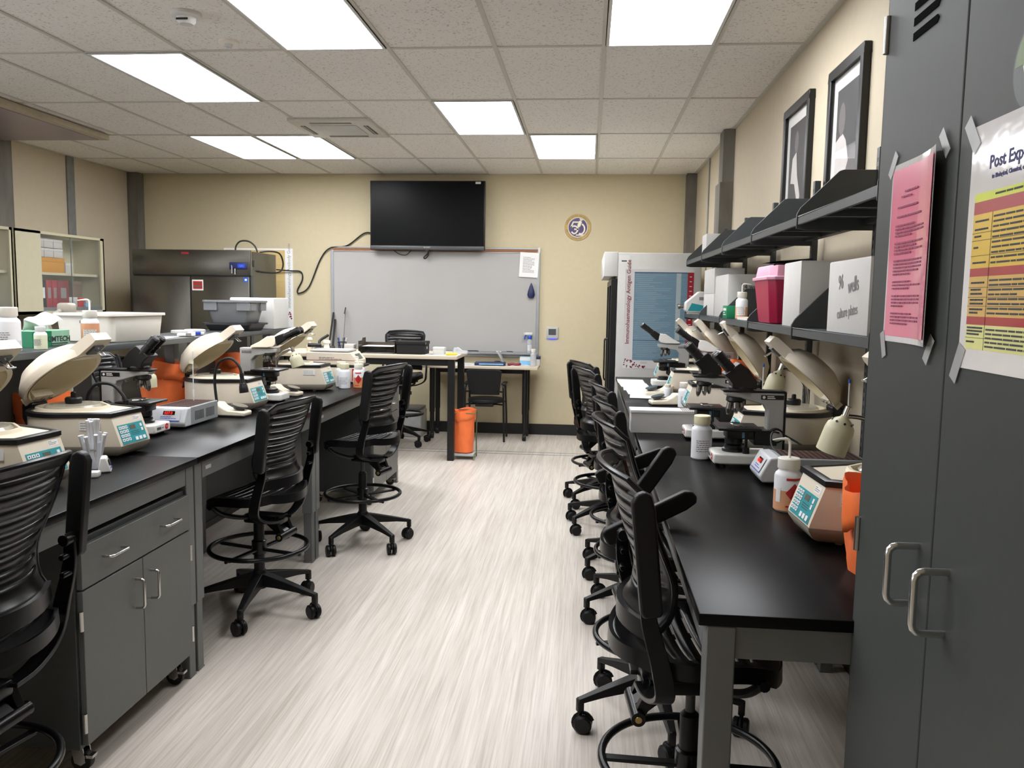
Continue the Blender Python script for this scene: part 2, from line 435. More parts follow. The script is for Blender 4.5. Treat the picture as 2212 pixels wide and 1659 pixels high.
# ================================================================== back wall
t = thing('television', 'large black wall television above the whiteboard, switched off', 'television', (-1.85, 9.37, 2.11))
B().box(-.66, .66, -.02, .035, 0, .775, bev=.005).build('tv_body', 'black', t)
B().box(-.648, .648, -.0225, -.019, .052, .767).build('tv_screen', 'screen', t, smooth=0)
B().box(-.655, .655, -.026, -.018, .004, .046, bev=.003).build('lower_bezel', 'tv_grey', t)
text('brand_lettering', 'SHARP', .022, 'pale_grey', t, (0, -.0265, .03), *NY, sx=1.2)
B().box(.55, .61, -.0235, -.022, .74, .764).build('corner_sticker', 'label', t, smooth=0)
B().box(-.02, .02, -.022, -.0, -.012, .004).build('sensor', 'black', t)
B().box(-.3, .3, .03, .13, .15, .6).build('wall_mount', 'black', t)
w = thing('whiteboard', 'wide white marker board under the television with a cork strip along its top', 'whiteboard', (-1.79, 9.5, .94))
B().box(-1.2, 1.2, -.022, 0, .02, 1.16).build('board_surface', 'whiteboard', w, smooth=0)
B().box(-1.225, -1.19, -.034, 0, 0, 1.17).box(1.19, 1.225, -.034, 0, 0, 1.17).box(-1.225, 1.225, -.03, 0, 1.195, 1.21).box(-1.225, 1.225, -.03, 0, 1.15, 1.162).build('board_frame', 'alum', w, bevel=.003)
B().box(-1.215, 1.2, -.027, 0, 1.162, 1.195).build('cork_strip', 'cork', w, smooth=0)
B().box(1.2, 1.228, -.036, 0, 1.155, 1.215, bev=.004).build('corner_cap', 'white', w)
B().box(-1.2, 1.225, -.085, 0, -.005, .012).box(-1.2, 1.225, -.09, -.08, -.005, .02).box(-1.2, 1.225, -.03, 0, -.04, .0).build('marker_tray', 'alum', w, bevel=.002)
for i, (x, m, l) in enumerate(((-1.33, 'black', 'black marker pen on the whiteboard tray, behind the white card box'), (-.93, 'ink', 'dark marker pen on the whiteboard tray, left of the pen with a white body'), (-.99, 'white', 'white marker pen on the whiteboard tray, nearest the desk corner'))):
    tag(B().cyl((-.06, 0, 0), (.06, 0, 0), .009, n=12).cyl((.06, 0, 0), (.075, 0, 0), .006, n=12).build('marker_pen', m, loc=(x, 9.44, .9625+.0)), l, 'marker', 'pens on the whiteboard tray')
n = thing('printed_notice', 'white printed sheet taped over the top right of the whiteboard', 'paper notice', (-.69, 9.462, 1.96))
n.rotation_euler = (0, .05, 0)
B().box(-.108, .108, -.0008, .0008, -.14, .14).build('sheet', 'paper', n, smooth=0)
B().fr((0, -.0008, 0), *NY).lines(-.07, .075, -.09, .09, 15, .005, seed=3).build('print', 'ink_soft', n, smooth=0)
e = B(); e.lathe([(0, -.09), (.03, -.082), (.043, -.05), (.038, -.01), (.02, .045), (.006, .08), (0, .09)], 20, sy=.5)
tag(e.build('drop_eraser', 'navy', loc=(-.66, 9.455, 1.67)), 'dark blue drop-shaped eraser stuck on the right of the whiteboard', 'eraser')
k = thing('thermostat', 'square grey thermostat on the wall, blue glow under its screen', 'thermostat', (-.41, 9.5, 1.19))
B().box(-.068, .068, -.02, 0, -.065, .068, bev=.005).build('thermostat_case', 'pale_grey', k)
B().box(-.043, .043, -.022, -.019, -.025, .045).build('thermostat_screen', 'tv_grey', k, smooth=0)
B().box(-.045, .045, -.018, -.006, -.07, -.064).build('glow_bar', 'blue_led', k, smooth=0)
o = thing('wall_outlet', 'white wall outlet plate low on the back wall behind the right stools', 'outlet', (-.14, 9.5, .45))
B().box(-.036, .036, -.008, 0, -.06, .06, bev=.003).build('cover_plate', 'white', o)
B().box(-.017, .017, -.011, -.007, -.035, .035, bev=.003).build('socket_face', 'pale_grey', o)
# round anniversary emblem
em = thing('wall_emblem', 'round gold and purple 50 emblem on the back wall right of the television', 'emblem', (-.145, 9.5, 2.39))
B().fr((0, 0, 0), *NY).lathe([(0, 0), (.148, 0), (.15, .006), (.146, .01), (.112, .008), (.112, .006), (0, .006)], 48).build('gold_ring', 'gold', em)
B().fr((0, 0, 0), *NY).lathe([(.112, .006), (.112, .0105), (.105, .0105), (.105, .006)], 48).build('inner_rim', 'cream_mark', em)
B().fr((0, 0, 0), *NY).lathe([(0, .006), (.106, .006), (.106, .009), (0, .009)], 48).build('purple_disc', 'purple', em)
q = B().fr((0, -.009, 0), *NY)
pr = [(-.004, -.0085), (.004, -.0085), (.004, .0085), (-.004, .0085)]
q.tube([(.005, .058, .002), (-.052, .058, .002), (-.078, -.004, .002)], 1, prof=pr, up=(0, 0, 1))
q.tube(smooth_path([(-.078, -.004, .002), (-.05, .014, .002), (-.012, .005, .002), (.0, -.03, .002), (-.02, -.062, .002), (-.045, -.07, .002), (-.07, -.05, .002)], 5), 1, prof=pr, up=(0, 0, 1))
q.tube([(c[0], c[1], .002) for c in [(.035+.042*math.cos(t), -.018+.055*math.sin(t)) for t in [PI*.42-PI*1.08*i/20 for i in range(21)]]], 1, prof=pr, up=(0, 0, 1))
q.tube([(-.04, -.022, .002), (.014, -.022, .002)], 1, prof=pr, up=(0, 0, 1))
q.build('numeral_mark', 'cream_mark', em, smooth=0)
q = B().fr((.02, -.009, .04), (math.cos(-.35), 0, math.sin(-.35)), (-math.sin(-.35), 0, math.cos(-.35)))
q.box(-.018, .018, -.03, .03, 0, .005); q.box(-.007, .007, .03, .045, 0, .005); q.box(-.02, .02, .045, .056, 0, .005); q.box(-.01, .01, -.042, -.03, 0, .005)
q.box(-.012, .012, -.02, .02, .005, .0055, 1); q.build('microscope_tube', ['cream_mark', 'yellow_cap'], em, smooth=0)
B().fr((.02, -.009, -.085), *NY).prism([(-.045, -.008), (.04, -.008), (.055, .006), (-.035, .006)], 'z', 0, .005).build('microscope_base', 'cream_mark', em, smooth=0)
def ring_text(s, r, a0, a1, flip=False):
    for i, ch in enumerate(s):
        if ch == ' ': continue
        a = a0+(a1-a0)*i/(len(s)-1)
        up = Vector((math.cos(a), 0, math.sin(a))); x = Vector((math.sin(a), 0, -math.cos(a)))
        if flip: up, x = -up, -x
        yield ch, (r*math.cos(a), -.0099, r*math.sin(a)), x, up
for ch, o_, x_, u_ in list(ring_text('WEBER STATE UNIVERSITY', .129, PI*.9, PI*.1))+list(ring_text('MEDICAL LABORATORY SCIENCES', .129, PI*1.08, PI*1.92, True)):
    text('ring_letter', ch, .024, 'brown_box', em, o_, x_, u_)

# television and fridge cables
def cable(label, pts, r=.008, m='rubber', n=7): return tag(B().tube(smooth_path(pts, n), r, 8).build('power_cable', m), label, 'cable')
cable('long black cable drooping along the wall from television to steel fridge', [(-2.5, 9.46, 2.3), (-2.62, 9.475, 2.3), (-2.82, 9.48, 2.16), (-3.02, 9.475, 2.13), (-3.14, 9.48, 2.0), (-3.28, 9.48, 1.68), (-3.4, 9.48, 1.6), (-3.42, 9.48, 1.64), (-3.36, 9.48, 1.76), (-3.38, 9.48, 1.85), (-3.5, 9.47, 1.86), (-3.66, 9.44, 1.87)])
cable('short black cable loop hanging from the middle left under the television', [(-2.27, 9.42, 2.13), (-2.23, 9.42, 2.09), (-2.17, 9.42, 2.06), (-2.1, 9.42, 2.06), (-2.04, 9.42, 2.12)], .005)
cable('small knotted black cable end hanging under the middle of the television', [(-1.83, 9.42, 2.12), (-1.86, 9.42, 2.07), (-1.9, 9.42, 2.03), (-1.88, 9.42, 2.02), (-1.85, 9.42, 2.06), (-1.85, 9.42, 2.12)], .008)
cable('black cable loop arching above the top right of the steel fridge', [(-3.85, 8.75, 2.03), (-3.84, 8.75, 2.1), (-3.79, 8.75, 2.15), (-3.7, 8.75, 2.15), (-3.63, 8.75, 2.1), (-3.6, 8.75, 2.03)], .009)
cable('black cable curling down the right side of the steel fridge', [(-3.6, 8.8, 2.035), (-3.5, 8.85, 2.05), (-3.43, 8.95, 2.03), (-3.41, 9.0, 1.93), (-3.43, 9.0, 1.85), (-3.47, 8.95, 1.82), (-3.48, 8.75, 1.815), (-3.485, 8.5, 1.82)], .009)
# wall posters
def poster(label, loc, name, body, w, h, title, blue):
    p = thing(name, label, 'poster', loc)
    B().box(-w/2, w/2, -.002, 0, 0, h).build('poster_sheet', 'laminate' if blue else 'paper', p, smooth=0)
    return p
pl = poster('tan antibody guide poster on the back wall, half hidden by the steel fridge', (-3.9, 9.5, 1.2), 'wall_poster', None, .84, .92, None, False)
B().box(-.4, .325, -.003, -.002, .06, .9).build('table_print', 'poster_tan', pl, smooth=0)
text('title_lettering', 'Immunohaematology Antibody Guide', .05, 'ink_soft', pl, (.372, -.0025, .6), (0, 0, 1), (-1, 0, 0))
q = B()
for x, z in ((.38, .12), (.385, .15), (.395, .1), (.36, .15), (.39, .125), (.375, .17)): q.fr((x, -.002, z), *NY).lathe([(0, 0), (.011, 0), (.008, .002), (0, .002)], 8)
q.build('blood_cell_print', 'red_dark', pl)
# ================================================================== work tables
def work_table(label, x0, x1, y0, y1, group, panel=False):
    h = .91; t = thing('lab_table', label, 'lab table', ((x0+x1)/2, (y0+y1)/2, 0), 0, group)
    a, b = (x1-x0)/2, (y1-y0)/2-.002
    B().box(-a, a, -b, b, h-.027, h, bev=.003).build('worktop', 'worktop', t)
    z0, z1 = h-.1, h-.027; i = .018
    q = B()
    q.box(-a+i, -a+i+.03, -b+.07, b-.07, z0, z1).box(a-i-.03, a-i, -b+.07, b-.07, z0, z1)
    q.box(-a+.07, a-.07, -b+.01, -b+.04, z0, z1).box(-a+.07, a-.07, b-.04, b-.01, z0, z1)
    q.box(-a+.06, a-.06, -.02, .02, z1-.04, z1)
    q.build('apron', 'leg_grey', t, bevel=.002)
    lg = None
    for sx in (-1, 1):
        for sy in (-1, 1):
            if lg is None:
                q = B(); q.box(-.031, .031, -.031, .031, .3, h-.027); q.box(-.025, .025, -.025, .025, .004, .32); q.box(-.028, .028, -.028, .028, 0, .006)
                lg = q.build('leg', 'leg_grey', t, bevel=.003).data
                o = [x for x in bpy.data.objects if x.data == lg][0]
            else: o = link('leg', lg, t, bevel=.003)
            o.location = (sx*(a-i-.031), sy*(b-.034), 0)
    if panel: B().box(-a+.03, -a+.05, -b+.075, b-.075, .13, z0, bev=.002).box(-a+.028, -a+.055, -b+.075, b-.075, .13, .17).build('modesty_panel', 'steel_dark', t)
    B().box(a-i, a-i+.001, -b+.1, -b+.15, z0+.03, z0+.045).box(-a+i-.001, -a+i, -b+.1, -b+.15, z0+.03, z0+.045).build('maker_plate', 'pale_grey', t, smooth=0)
    return t
ILX0, ILX1, FLX0, FLX1 = -2.37, -1.565, -3.43, -2.63
work_table('near black topped table of the left island, over the grey cabinet with a drawer', ILX0, ILX1, 1.34, 3.16, 'left island tables', True)
work_table('middle black topped table of the left island, under the heating block', ILX0, ILX1, 3.16, 4.66, 'left island tables', True)
work_table('far black topped table of the left island, under the group of plastic bottles', ILX0, ILX1, 4.66, 6.82, 'left island tables', True)
work_table('near table of the hidden far side of the left island', FLX0, FLX1, 1.34, 3.16, 'left island far side tables')
work_table('middle table of the hidden far side of the left island', FLX0, FLX1, 3.16, 4.66, 'left island far side tables')
work_table('end table of the hidden far side of the left island', FLX0, FLX1, 4.66, 6.82, 'left island far side tables')
work_table('nearest black topped table on the right, its grey leg in the foreground', .25, 1.1, 1.72, 3.55, 'right wall tables')
work_table('middle black topped table on the right, under the long white box', .25, 1.1, 3.55, 5.38, 'right wall tables')
work_table('farthest black topped table on the right, under the row of white papers', .25, 1.1, 5.38, 7.21, 'right wall tables')

# raised shelf along the middle of the island
rs = thing('island_shelf', 'long grey raised shelf along the middle of the left island', 'shelf', (-2.5, 4.0, 0))
B().box(-.2, .2, -2.45, 2.38, 1.29, 1.32, bev=.003).build('shelf_board', 'shelf_dark', rs)
for y in (-2.3, -.8, .75, 2.25):
    B().box(-.03, .03, y-.03, y+.03, 0, 1.29).build('shelf_post', 'leg_grey', rs, bevel=.003)
B().box(-.06, -.04, -2.3, .0, 0.95, 1.285).box(-.06, -.04, 1.15, 1.95, .95, 1.285).build('back_panel', 'steel_dark', rs)

# ================================================================== casters, handles, hinges
def bow_handle(b, p, length, out, axis, d, r=.005):
    """p centre on the face, d outward unit vector, axis the direction of the bar"""
    p, a, d = Vector(p), Vector(axis), Vector(d); h = length/2; k = r*2.4; P = [p-a*h]
    P += [p-a*h+d*(out-k)] + [p-a*h+a*k*(1-math.cos(t))+d*(out-k+k*math.sin(t)) for t in (PI/6, PI/3, PI/2)]
    P += [p+a*h-a*k*(1-math.cos(t))+d*(out-k+k*math.sin(t)) for t in (PI/2, PI/3, PI/6)] + [p+a*h+d*(out-k), p+a*h]
    b.tube(P, r, 10); return b
def plate_caster(parent, x, y, top, r=.035):
    c = B(); c.box(-.035, .035, -.025, .025, top-.006, top, 0); c.cyl((0, 0, top-.02), (0, 0, top-.005), .016, n=12, mi=0)
    for s in (-1, 1): c.prism([(-.02, top-.015), (.02, top-.015), (.028, r), (.012, r-.012), (-.01, r-.004)], 'x', s*.018-.0015, s*.018+.0015, 0)
    c.box(-.014, .014, .022, .05, r+.012, r+.022, 0)
    o = c.build('caster', ['chrome', 'rubber'], parent, (x, y, 0))
    B().cyl((-.013, .008, r), (.013, .008, r), r, n=20).build('wheel', 'rubber', o, bevel=.003)
    return o
def base_cabinet(label, x, y, w, d, z0, z1, face, drawers=True, group=None):
    t = thing('base_cabinet', label, 'cabinet', (x, y, 0), face, group)      # local front is +Y
    B().box(-w/2, w/2, -d, -.02, z0, z1).build('cabinet_body', 'steel_dark', t, bevel=.002)
    zs = z1-.03-.13 if drawers else z1-.02
    if drawers:
        dr = B().box(-w/2+.012, w/2-.012, -.02, 0, zs, z1-.02).build('drawer', 'steel_grey', t, bevel=.002)
        for sx in (-1, 1):
            q = B(); bow_handle(q, (sx*w*.25, 0, zs+.075), .105, .032, (1, 0, 0), (0, 1, 0)); q.build('drawer_handle', 'chrome', dr)
    for sx in (-1, 1):
        dd = B().box(min(sx*.0015, sx*(w/2-.012)), max(sx*.0015, sx*(w/2-.012)), -.02, 0, z0+.012, zs-.006).build('door', 'steel_grey', t, bevel=.002)
        q = B(); bow_handle(q, (sx*.05, 0, zs-.12), .105, .032, (0, 0, 1), (0, 1, 0)); q.build('door_handle', 'chrome', dd)
        for z in (z0+.09, zs-.1):
            B().cyl((sx*(w/2-.006), -.004, z-.032), (sx*(w/2-.006), -.004, z+.032), .0075, n=10).build('hinge', 'chrome', dd)
    for sx in (-1, 1):
        for yy in (-.06, -d+.06): plate_caster(t, sx*(w/2-.06), yy, z0)
    return t
base_cabinet('grey rolling cabinet with one drawer under the near left table', -1.575, 2.745, .735, .52, .1, .79, -PI/2)
base_cabinet('grey rolling cabinet under the far end of the left island', -1.575, 6.34, .8, .52, .1, .8, -PI/2)

# ================================================================== tall cabinet on the right
tc = thing('tall_cabinet', 'tall dark grey metal locker cabinet at the right edge, papers taped to its doors', 'cabinet', (.57, 1.36, 0))
B().box(.018, .54, -.39, .372, 0, 2.32).box(0, .02, .352, .372, 0, 2.32).box(0, .02, -.39, -.372, 0, 2.32).box(0, .02, -.39, .372, 0, .07).box(0, .02, -.39, .372, 2.27, 2.32).build('cabinet_body', 'locker_grey', tc, bevel=.002)
for s, y0, y1 in ((1, .005, .351), (-1, -.37, .002)):
    dd = B().box(-.004, .016, y0, y1, .074, 2.266).build('door', 'locker_grey', tc, bevel=.003)
    q = B(); bow_handle(q, (-.004, .052 if s > 0 else -.062, 1.115 if s > 0 else 1.108), .1, .05, (0, 0, 1), (-1, 0, 0), .0062); q.build('door_handle', 'chrome', dd)
    for z in (.2, 1.1, 2.09):
        yy = y1+.006 if s > 0 else y0-.006
        B().cyl((-.005, yy, z-.035), (-.005, yy, z+.035), .0075, n=10).build('hinge', 'lens_metal', dd)
    q = B()
    for i in range(7): q.fr((-.0045, (y0+y1)/2-.01, 2.045+.026*i), *NX).prism([(-.055, -.007), (.048, -.007), (.055, .0), (.048, .007), (-.055, .007)], 'z', 0, .0008)
    q.build('vent_slots', 'void', dd, smooth=0)
# sheets on the doors
def tape(b, o, ang, l=.05, w=.02):
    c, s = math.cos(ang), math.sin(ang); b.fr(o, (0, -c, s), (0, s, c)).box(-l/2, l/2, -w/2, w/2, 0, .0006)
pk = thing('pink_notice', 'pink laminated notice taped to the tall grey cabinet', 'notice', (.5655, 1.523, 1.665))
q = B(); n = 10
def pksheet(off, w, h, t):
    top = []; 
    for i in range(n+1):
        u = -w/2+w*i/n; top.append((u, off+.012*max(0, u/w+.1)**2*4))
    return top
for (w, h, off, mi) in ((.236, .326, .0004, 1), (.222, .305, .0012, 0)):
    pr = pksheet(off, w, h, 0)
    q.fr((0, 0, 0), *NX).loft([[(u, -h/2, z), (u, h/2, z), (u, h/2, z+.0006), (u, -h/2, z+.0006)] for u, z in pr], mi)
q.build('laminated_sheet', ['pink_paper', 'laminate'], pk, smooth=0)
q = B().fr((-.0035, 0, 0), *NX)
def pink_rows(x0, x1, y0, rows, seed):
    for i in range(rows):
        q.lines(x0, x1 if i < rows-1 or rows == 1 else x0+(x1-x0)*.55, y0-.0061*(i+1), y0-.0061*i, 1, .003, seed=seed+i)
pink_rows(-.045, .04, .112, 1, 1); pink_rows(-.06, .06, .103, 1, 4)
pink_rows(-.075, .03, .085, 1, 5); pink_rows(-.075, .055, .068, 1, 6)
y = .052
for r_ in (4, 4, 5, 3, 4, 4): pink_rows(-.08, .078, y, r_, int(y*999)); y -= .0061*r_+.0075
for v in q.bm.verts: v.co.x -= .009*max(0, -v.co.y/.222+.1)**2*4*1.1
q.build('print', 'pink_ink', pk, smooth=0)
for o_, a_ in (((-.002, .115, .165), .9), ((-.004, -.115, .165), -.9), ((-.002, .112, -.17), -1.2), ((-.004, -.105, -.168), 1.0)):
    q = B(); tape(q, o_, a_); q.build('tape', 'skin_tape', pk, smooth=0)
yp = thing('exposure_poster', 'yellow and red laminated exposure poster taped to the tall cabinet at the right edge', 'poster', (.565, 1.17, 1.655))
B().fr((0, 0, 0), *NX).box(-.142, .142, -.178, .178, 0, .0012).build('laminated_sheet', 'laminate', yp, smooth=0)
q = B().fr((-.0013, 0, 0), *NX); W0, W1 = -.122, .128
def cell(y0, y1, mi, x0=W0, x1=W1, z=.0003): q.box(x0, x1, y0, y1, 0, z, mi)
cell(.066, .078, 3); cell(.048, .066, 4); cell(-.03, .048, 0); cell(-.042, -.03, 4); cell(-.1, -.042, 1); cell(-.112, -.1, 4); cell(-.148, -.112, 2)
q.build('table_cells', ['yellow_cell', 'orange_cell', 'lime_cell', 'lime', 'poster_red'], yp, smooth=0)
text('title_lettering', 'Post Exposure', .026, 'navy_ink', yp, (-.0014, .085, .118), *NX, align='LEFT', bold=.0006)
text('subtitle_lettering', 'to Biological, Chemical, or', .0085, 'navy_ink', yp, (-.0014, .075, .098), *NX, align='LEFT', bold=.0003)
q = B().fr((-.0017, 0, 0), *NX)
for x0, x1, y0, y1, r_, sd in ((-.06, .11, .068, .077, 1, 1), (-.115, -.07, .02, .044, 2, 2), (-.115, -.08, .012, .02, 1, 3), (-.115, -.08, -.004, .004, 1, 4), (-.115, -.07, -.026, -.018, 1, 5), (-.06, .12, -.027, .045, 10, 6), (-.115, -.07, -.056, -.046, 1, 7), (-.115, -.075, -.07, -.058, 2, 8), (-.115, -.07, -.084, -.073, 2, 9), (-.115, -.07, -.097, -.087, 2, 10), (-.06, .12, -.098, -.045, 8, 11), (-.118, -.065, -.128, -.114, 3, 12), (-.118, -.09, -.14, -.134, 1, 13), (-.06, .11, -.145, -.115, 5, 14)):
    q.lines(x0, x1, y0, y1, r_, .0026, seed=sd)
for y in (.021, .01, -.012, -.058, -.072, -.085, -.131): q.box(W0, W1, y-.0003, y+.0003, 0, .0003)
q.box(-.0645, -.064, -.148, .048, 0, .0003)
q.build('print', 'ink', yp, smooth=0)
for o_, a_ in (((-.002, .142, -.172), 1.1), ((-.002, .143, .168), -.9)):
    q = B(); tape(q, o_, a_, .06, .024); q.build('tape', 'skin_tape', yp, smooth=0)
st = thing('round_sticker', 'dark round sticker with a pale C at the upper right edge', 'sticker', (.565, 1.145, 1.885))
B().fr((0, 0, 0), *NX).lathe([(0, 0), (.062, 0), (.062, .001), (0, .001)], 36).build('sticker_disc', 'steel_dark', st, smooth=0)
B().fr((-.001, 0, 0), *NX).prism([(.058*math.cos(t), .058*math.sin(t)) for t in [PI*.02+PI*.96*i/16 for i in range(17)]], 'z', 0, .0003).build('green_half', 'wood_green', st, smooth=0)
text('letter', 'C', .075, 'cream_mark', st, (-.0015, .012, -.002), *NX)

# ================================================================== wall shelves on the right
SY = [2.43, 3.34, 4.25, 5.16, 6.07, 6.98]
def wall_shelf_proto(name, z, label, group):
    """one metal shelf section with its two end brackets; local origin at the front lip's near end, on the shelf's top"""
    t = thing(name, label, 'shelf', (.8, SY[0], z), 0, group); L = .91
    q = B(); q.box(0, .285, .012, L-.012, -.006, 0); q.box(0, .012, .012, L-.012, -.032, .0); q.box(.02, .26, .3, .33, -.03, -.006); q.box(.02, .26, .58, .61, -.03, -.006); q.box(.25, .285, .012, L-.012, -.03, .0)
    q.build('shelf_deck', 'shelf_dark', t, bevel=.0015)
    pf = [(-.003, -.045), (-.003, .01), (.01, .035), (.15, .175), (.165, .18), (.29, .18), (.29, -.05), (.03, -.05)]
    for y in (.002, L-.006): B().prism(pf, 'y', y, y+.004).build('end_bracket', 'shelf_dark', t, bevel=.001)
    return t
up = wall_shelf_proto('wall_shelf', 1.905, 'upper shelf section nearest the tall cabinet, below the nearer picture', 'upper wall shelf sections')
for i, l in enumerate(('second upper shelf section from the tall cabinet, below the farther picture', 'third upper shelf section from the tall cabinet', 'fourth upper shelf section from the tall cabinet', 'farthest upper shelf section, with a small white box at its end')):
    dup(up, l, (.8, SY[i+1], 1.905), 0)
lo = wall_shelf_proto('wall_shelf', 1.475, 'lower shelf section nearest the tall cabinet, under the box of 96 wells', 'lower wall shelf sections')
for i, l in enumerate(('second lower shelf section from the tall cabinet, under the red sharps bin', 'third lower shelf section, under the orange wash bottle', 'fourth lower shelf section, under the tall white cartons', 'farthest lower shelf section, under the teal and white device')):
    dup(lo, l, (.8, SY[i+1], 1.475), 0)
s0 = None
for i, y in enumerate(SY):
    if s0 is None:
        s0 = thing('shelf_standard', '', 'shelf standard', (1.105, y, 0), 0, 'slotted shelf standards on the right wall')
        q = B(); q.box(-.015, .015, -.016, .016, .93, 2.17); q.build('slotted_post', 'shelf_dark', s0, bevel=.002)
        q = B()
        for k in range(36): q.box(-.0156, -.015, -.0045, -.0015, .96+.033*k, .976+.033*k).box(-.0156, -.015, .0015, .0045, .96+.033*k, .976+.033*k)
        q.build('post_slots', 'black', s0, smooth=0)
        s = s0
    else: s = dup(s0, '', (1.105, y, 0), 0)
    s['label'] = ['slotted dark wall post beside the tall grey cabinet', 'slotted dark wall post behind the nearest white carton', 'slotted dark wall post behind the red sharps bin', 'slotted dark wall post behind the orange wash bottle', 'slotted dark wall post behind the stacked white cartons', 'farthest slotted dark wall post, near the white fridge'][i]

# framed photographs
def picture(label, y0, y1, z0, z1, kind):
    w, h = y1-y0, z1-z0
    f = thing('framed_photograph', label, 'picture', (XR, (y0+y1)/2, (z0+z1)/2), 0, 'framed photographs over the shelves')
    B().fr((0, 0, 0), *NX).frame(-w/2, w/2, -h/2, h/2, .045, 0, .034).build('picture_frame', 'black', f, bevel=.004)
    B().fr((0, 0, 0), *NX).box(-w/2+.04, w/2-.04, -h/2+.04, h/2-.04, .002, .012).build('mat_board', 'white_card', f, smooth=0)
    q = B().fr((-.0121, 0, 0), *NX); a, b = w/2-.105, h/2-.11
    q.box(-a, a, -b, b, 0, .0004, 0)
    if kind:     # a smiling head at left and a seated body
        q.prism([(-a, -b), (a*.7, -b), (a*.35, -b*.35), (-.0, b*.05), (-a*.35, b*.2), (-a, b*.1)], 'z', .0004, .0008, 2)
        q.prism([(-a*.45+.05*math.cos(t), b*.45+.075*math.sin(t)) for t in [2*PI*i/18 for i in range(18)]], 'z', .0004, .001, 1)
        q.prism([(-a*.2, -b), (a, -b), (a, -b*.15), (a*.6, -b*.1), (a*.1, -b*.5)], 'z', .0008, .0012, 1)
    else:        # an arm reaching down to a table, a head above
        q.prism([(-a*.1+.042*math.cos(t), b*.6+.06*math.sin(t)) for t in [2*PI*i/18 for i in range(18)]], 'z', .0004, .001, 1)
        q.prism([(-a*.55, b*.3), (-a*.1, b*.4), (.1*a, -b*.1), (a*.55, -b*.55), (a*.3, -b*.75), (-a*.2, -b*.25), (-a*.7, -b*.2)], 'z', .0004, .0008, 2)
        q.prism([(-a*.6, -b), (a*.2, -b), (a*.1, -b*.78), (-a*.4, -b*.7)], 'z', .0004, .0008, 2)
        q.box(-a, a, -.002, .0, .0004, .0006, 1)
    q.build('photograph', ['photo_dark', 'photo_mid', 'photo_pale'], f, smooth=0)
    B().fr((-.016, 0, 0), *NX).box(-w/2+.042, w/2-.042, -h/2+.042, h/2-.042, 0, .002).build('picture_glass', 'frame_glass', f, smooth=0)
picture('nearer black framed photograph, a ceiling light reflected in its glass', 3.69, 4.21, 1.93, 2.67, 1)
picture('farther black framed photograph, the smaller looking of the two on the right wall', 4.56, 5.13, 1.93, 2.69, 0)

# ================================================================== white merchandiser fridge with the antigen poster
fr = thing('display_fridge', 'white display fridge with a black glass door, behind the right row of tables', 'fridge', (.6, 8.06, 0))
B().box(-.355, .36, -.8, .8, .02, 1.985, bev=.008).build('fridge_body', 'fridge_white', fr)
B().box(-.475, -.355, -.8, .8, 1.78, 1.99, bev=.006).build('fridge_canopy', 'white', fr)
for s in (-1, 1):
    d = B().frame(-.39, .39, .08, 1.76, .05, 0, .045).fr((-.358, s*.4, 0), *NX)
    d = B().fr((-.358, s*.4, 0), *NX).frame(-.39, .39, .08, 1.76, .05, 0, .05).build('fridge_door', 'black', fr, bevel=.003)
    B().fr((-.37, s*.4, 0), *NX).box(-.345, .345, .125, 1.715, 0, .02).build('door_pane', 'black_gloss', d, smooth=0)
    q = B(); bow_handle(q, (-.408, s*.06, 1.0), .4, .03, (0, 0, 1), (-1, 0, 0), .007); q.build('door_handle', 'black', d)
B().fr((-.3, -.8, 1.93), *NY).box(-.05, .05, -.035, .035, 0, .0006, 0).box(-.025, .02, -.022, -.012, .0006, .001, 1).build('paper_label', ['paper', 'ink'], fr, smooth=0)
ap = thing('wall_poster', 'blue antigen guide poster with a dark red strip on the white fridge side', 'poster', (.6, 7.2595, .98))
B().fr((-.0, 0, 0), *NY).box(-.29, .30, 0, .865, 0, .0012).build('poster_sheet', 'laminate', ap, smooth=0)
q = B().fr((0, -.0012, 0), *NY)
q.box(-.21, .245, .075, .84, 0, .0005, 0); q.box(-.21, .245, .832, .84, .0005, .0009, 1); q.box(-.21, .245, .247, .252, .0005, .0009, 1); q.box(.15, .19, .253, .832, .0005, .0009, 2)
q.box(.245, .298, .075, .84, 0, .0006, 3); q.box(-.14, -.08, .045, .06, 0, .0005, 4); q.box(-.2, .28, .0, .002, .0, .0005, 4)
q.build('table_print', ['poster_blue', 'poster_blue_dark', 'poster_pale', 'poster_red', 'pale_grey'], ap, smooth=0)
q = B().fr((0, -.0017, 0), *NY); rd = random.Random(5)
for i in range(16): q.box(.262, .262+rd.uniform(.01, .022), .8-.041*i, .806-.041*i, 0, .0003)
q.build('strip_print', 'label', ap, smooth=0)
q = B().fr((0, -.0017, 0), *NY)
for i in range(44):
    y = .815-.0165*i; x0 = rd.choice((-.2, -.2, -.18)); q.box(x0, x0+rd.uniform(.12, .32), y, y+.0022, 0, .0003)
q.build('row_print', 'poster_pale', ap, smooth=0)
text('title_lettering', 'Immunohaematology Antigen Guide', .05, 'red_dark', ap, (-.258, -.002, .58), (0, 0, 1), (-1, 0, 0), bold=.0005)
q = B(); rd = random.Random(2)
for i in range(44):
    x = rd.uniform(-.285, -.1); zz = .01+rd.uniform(0, .09)*max(.15, (-.1-x)/.18); r_ = rd.uniform(.004, .0075)
    q.fr((x, -.0013, zz), *NY).lathe([(0, 0), (r_, 0), (r_*.6, .0012), (0, .0012)], 8)
q.build('blood_cell_print', 'red_dark', ap)

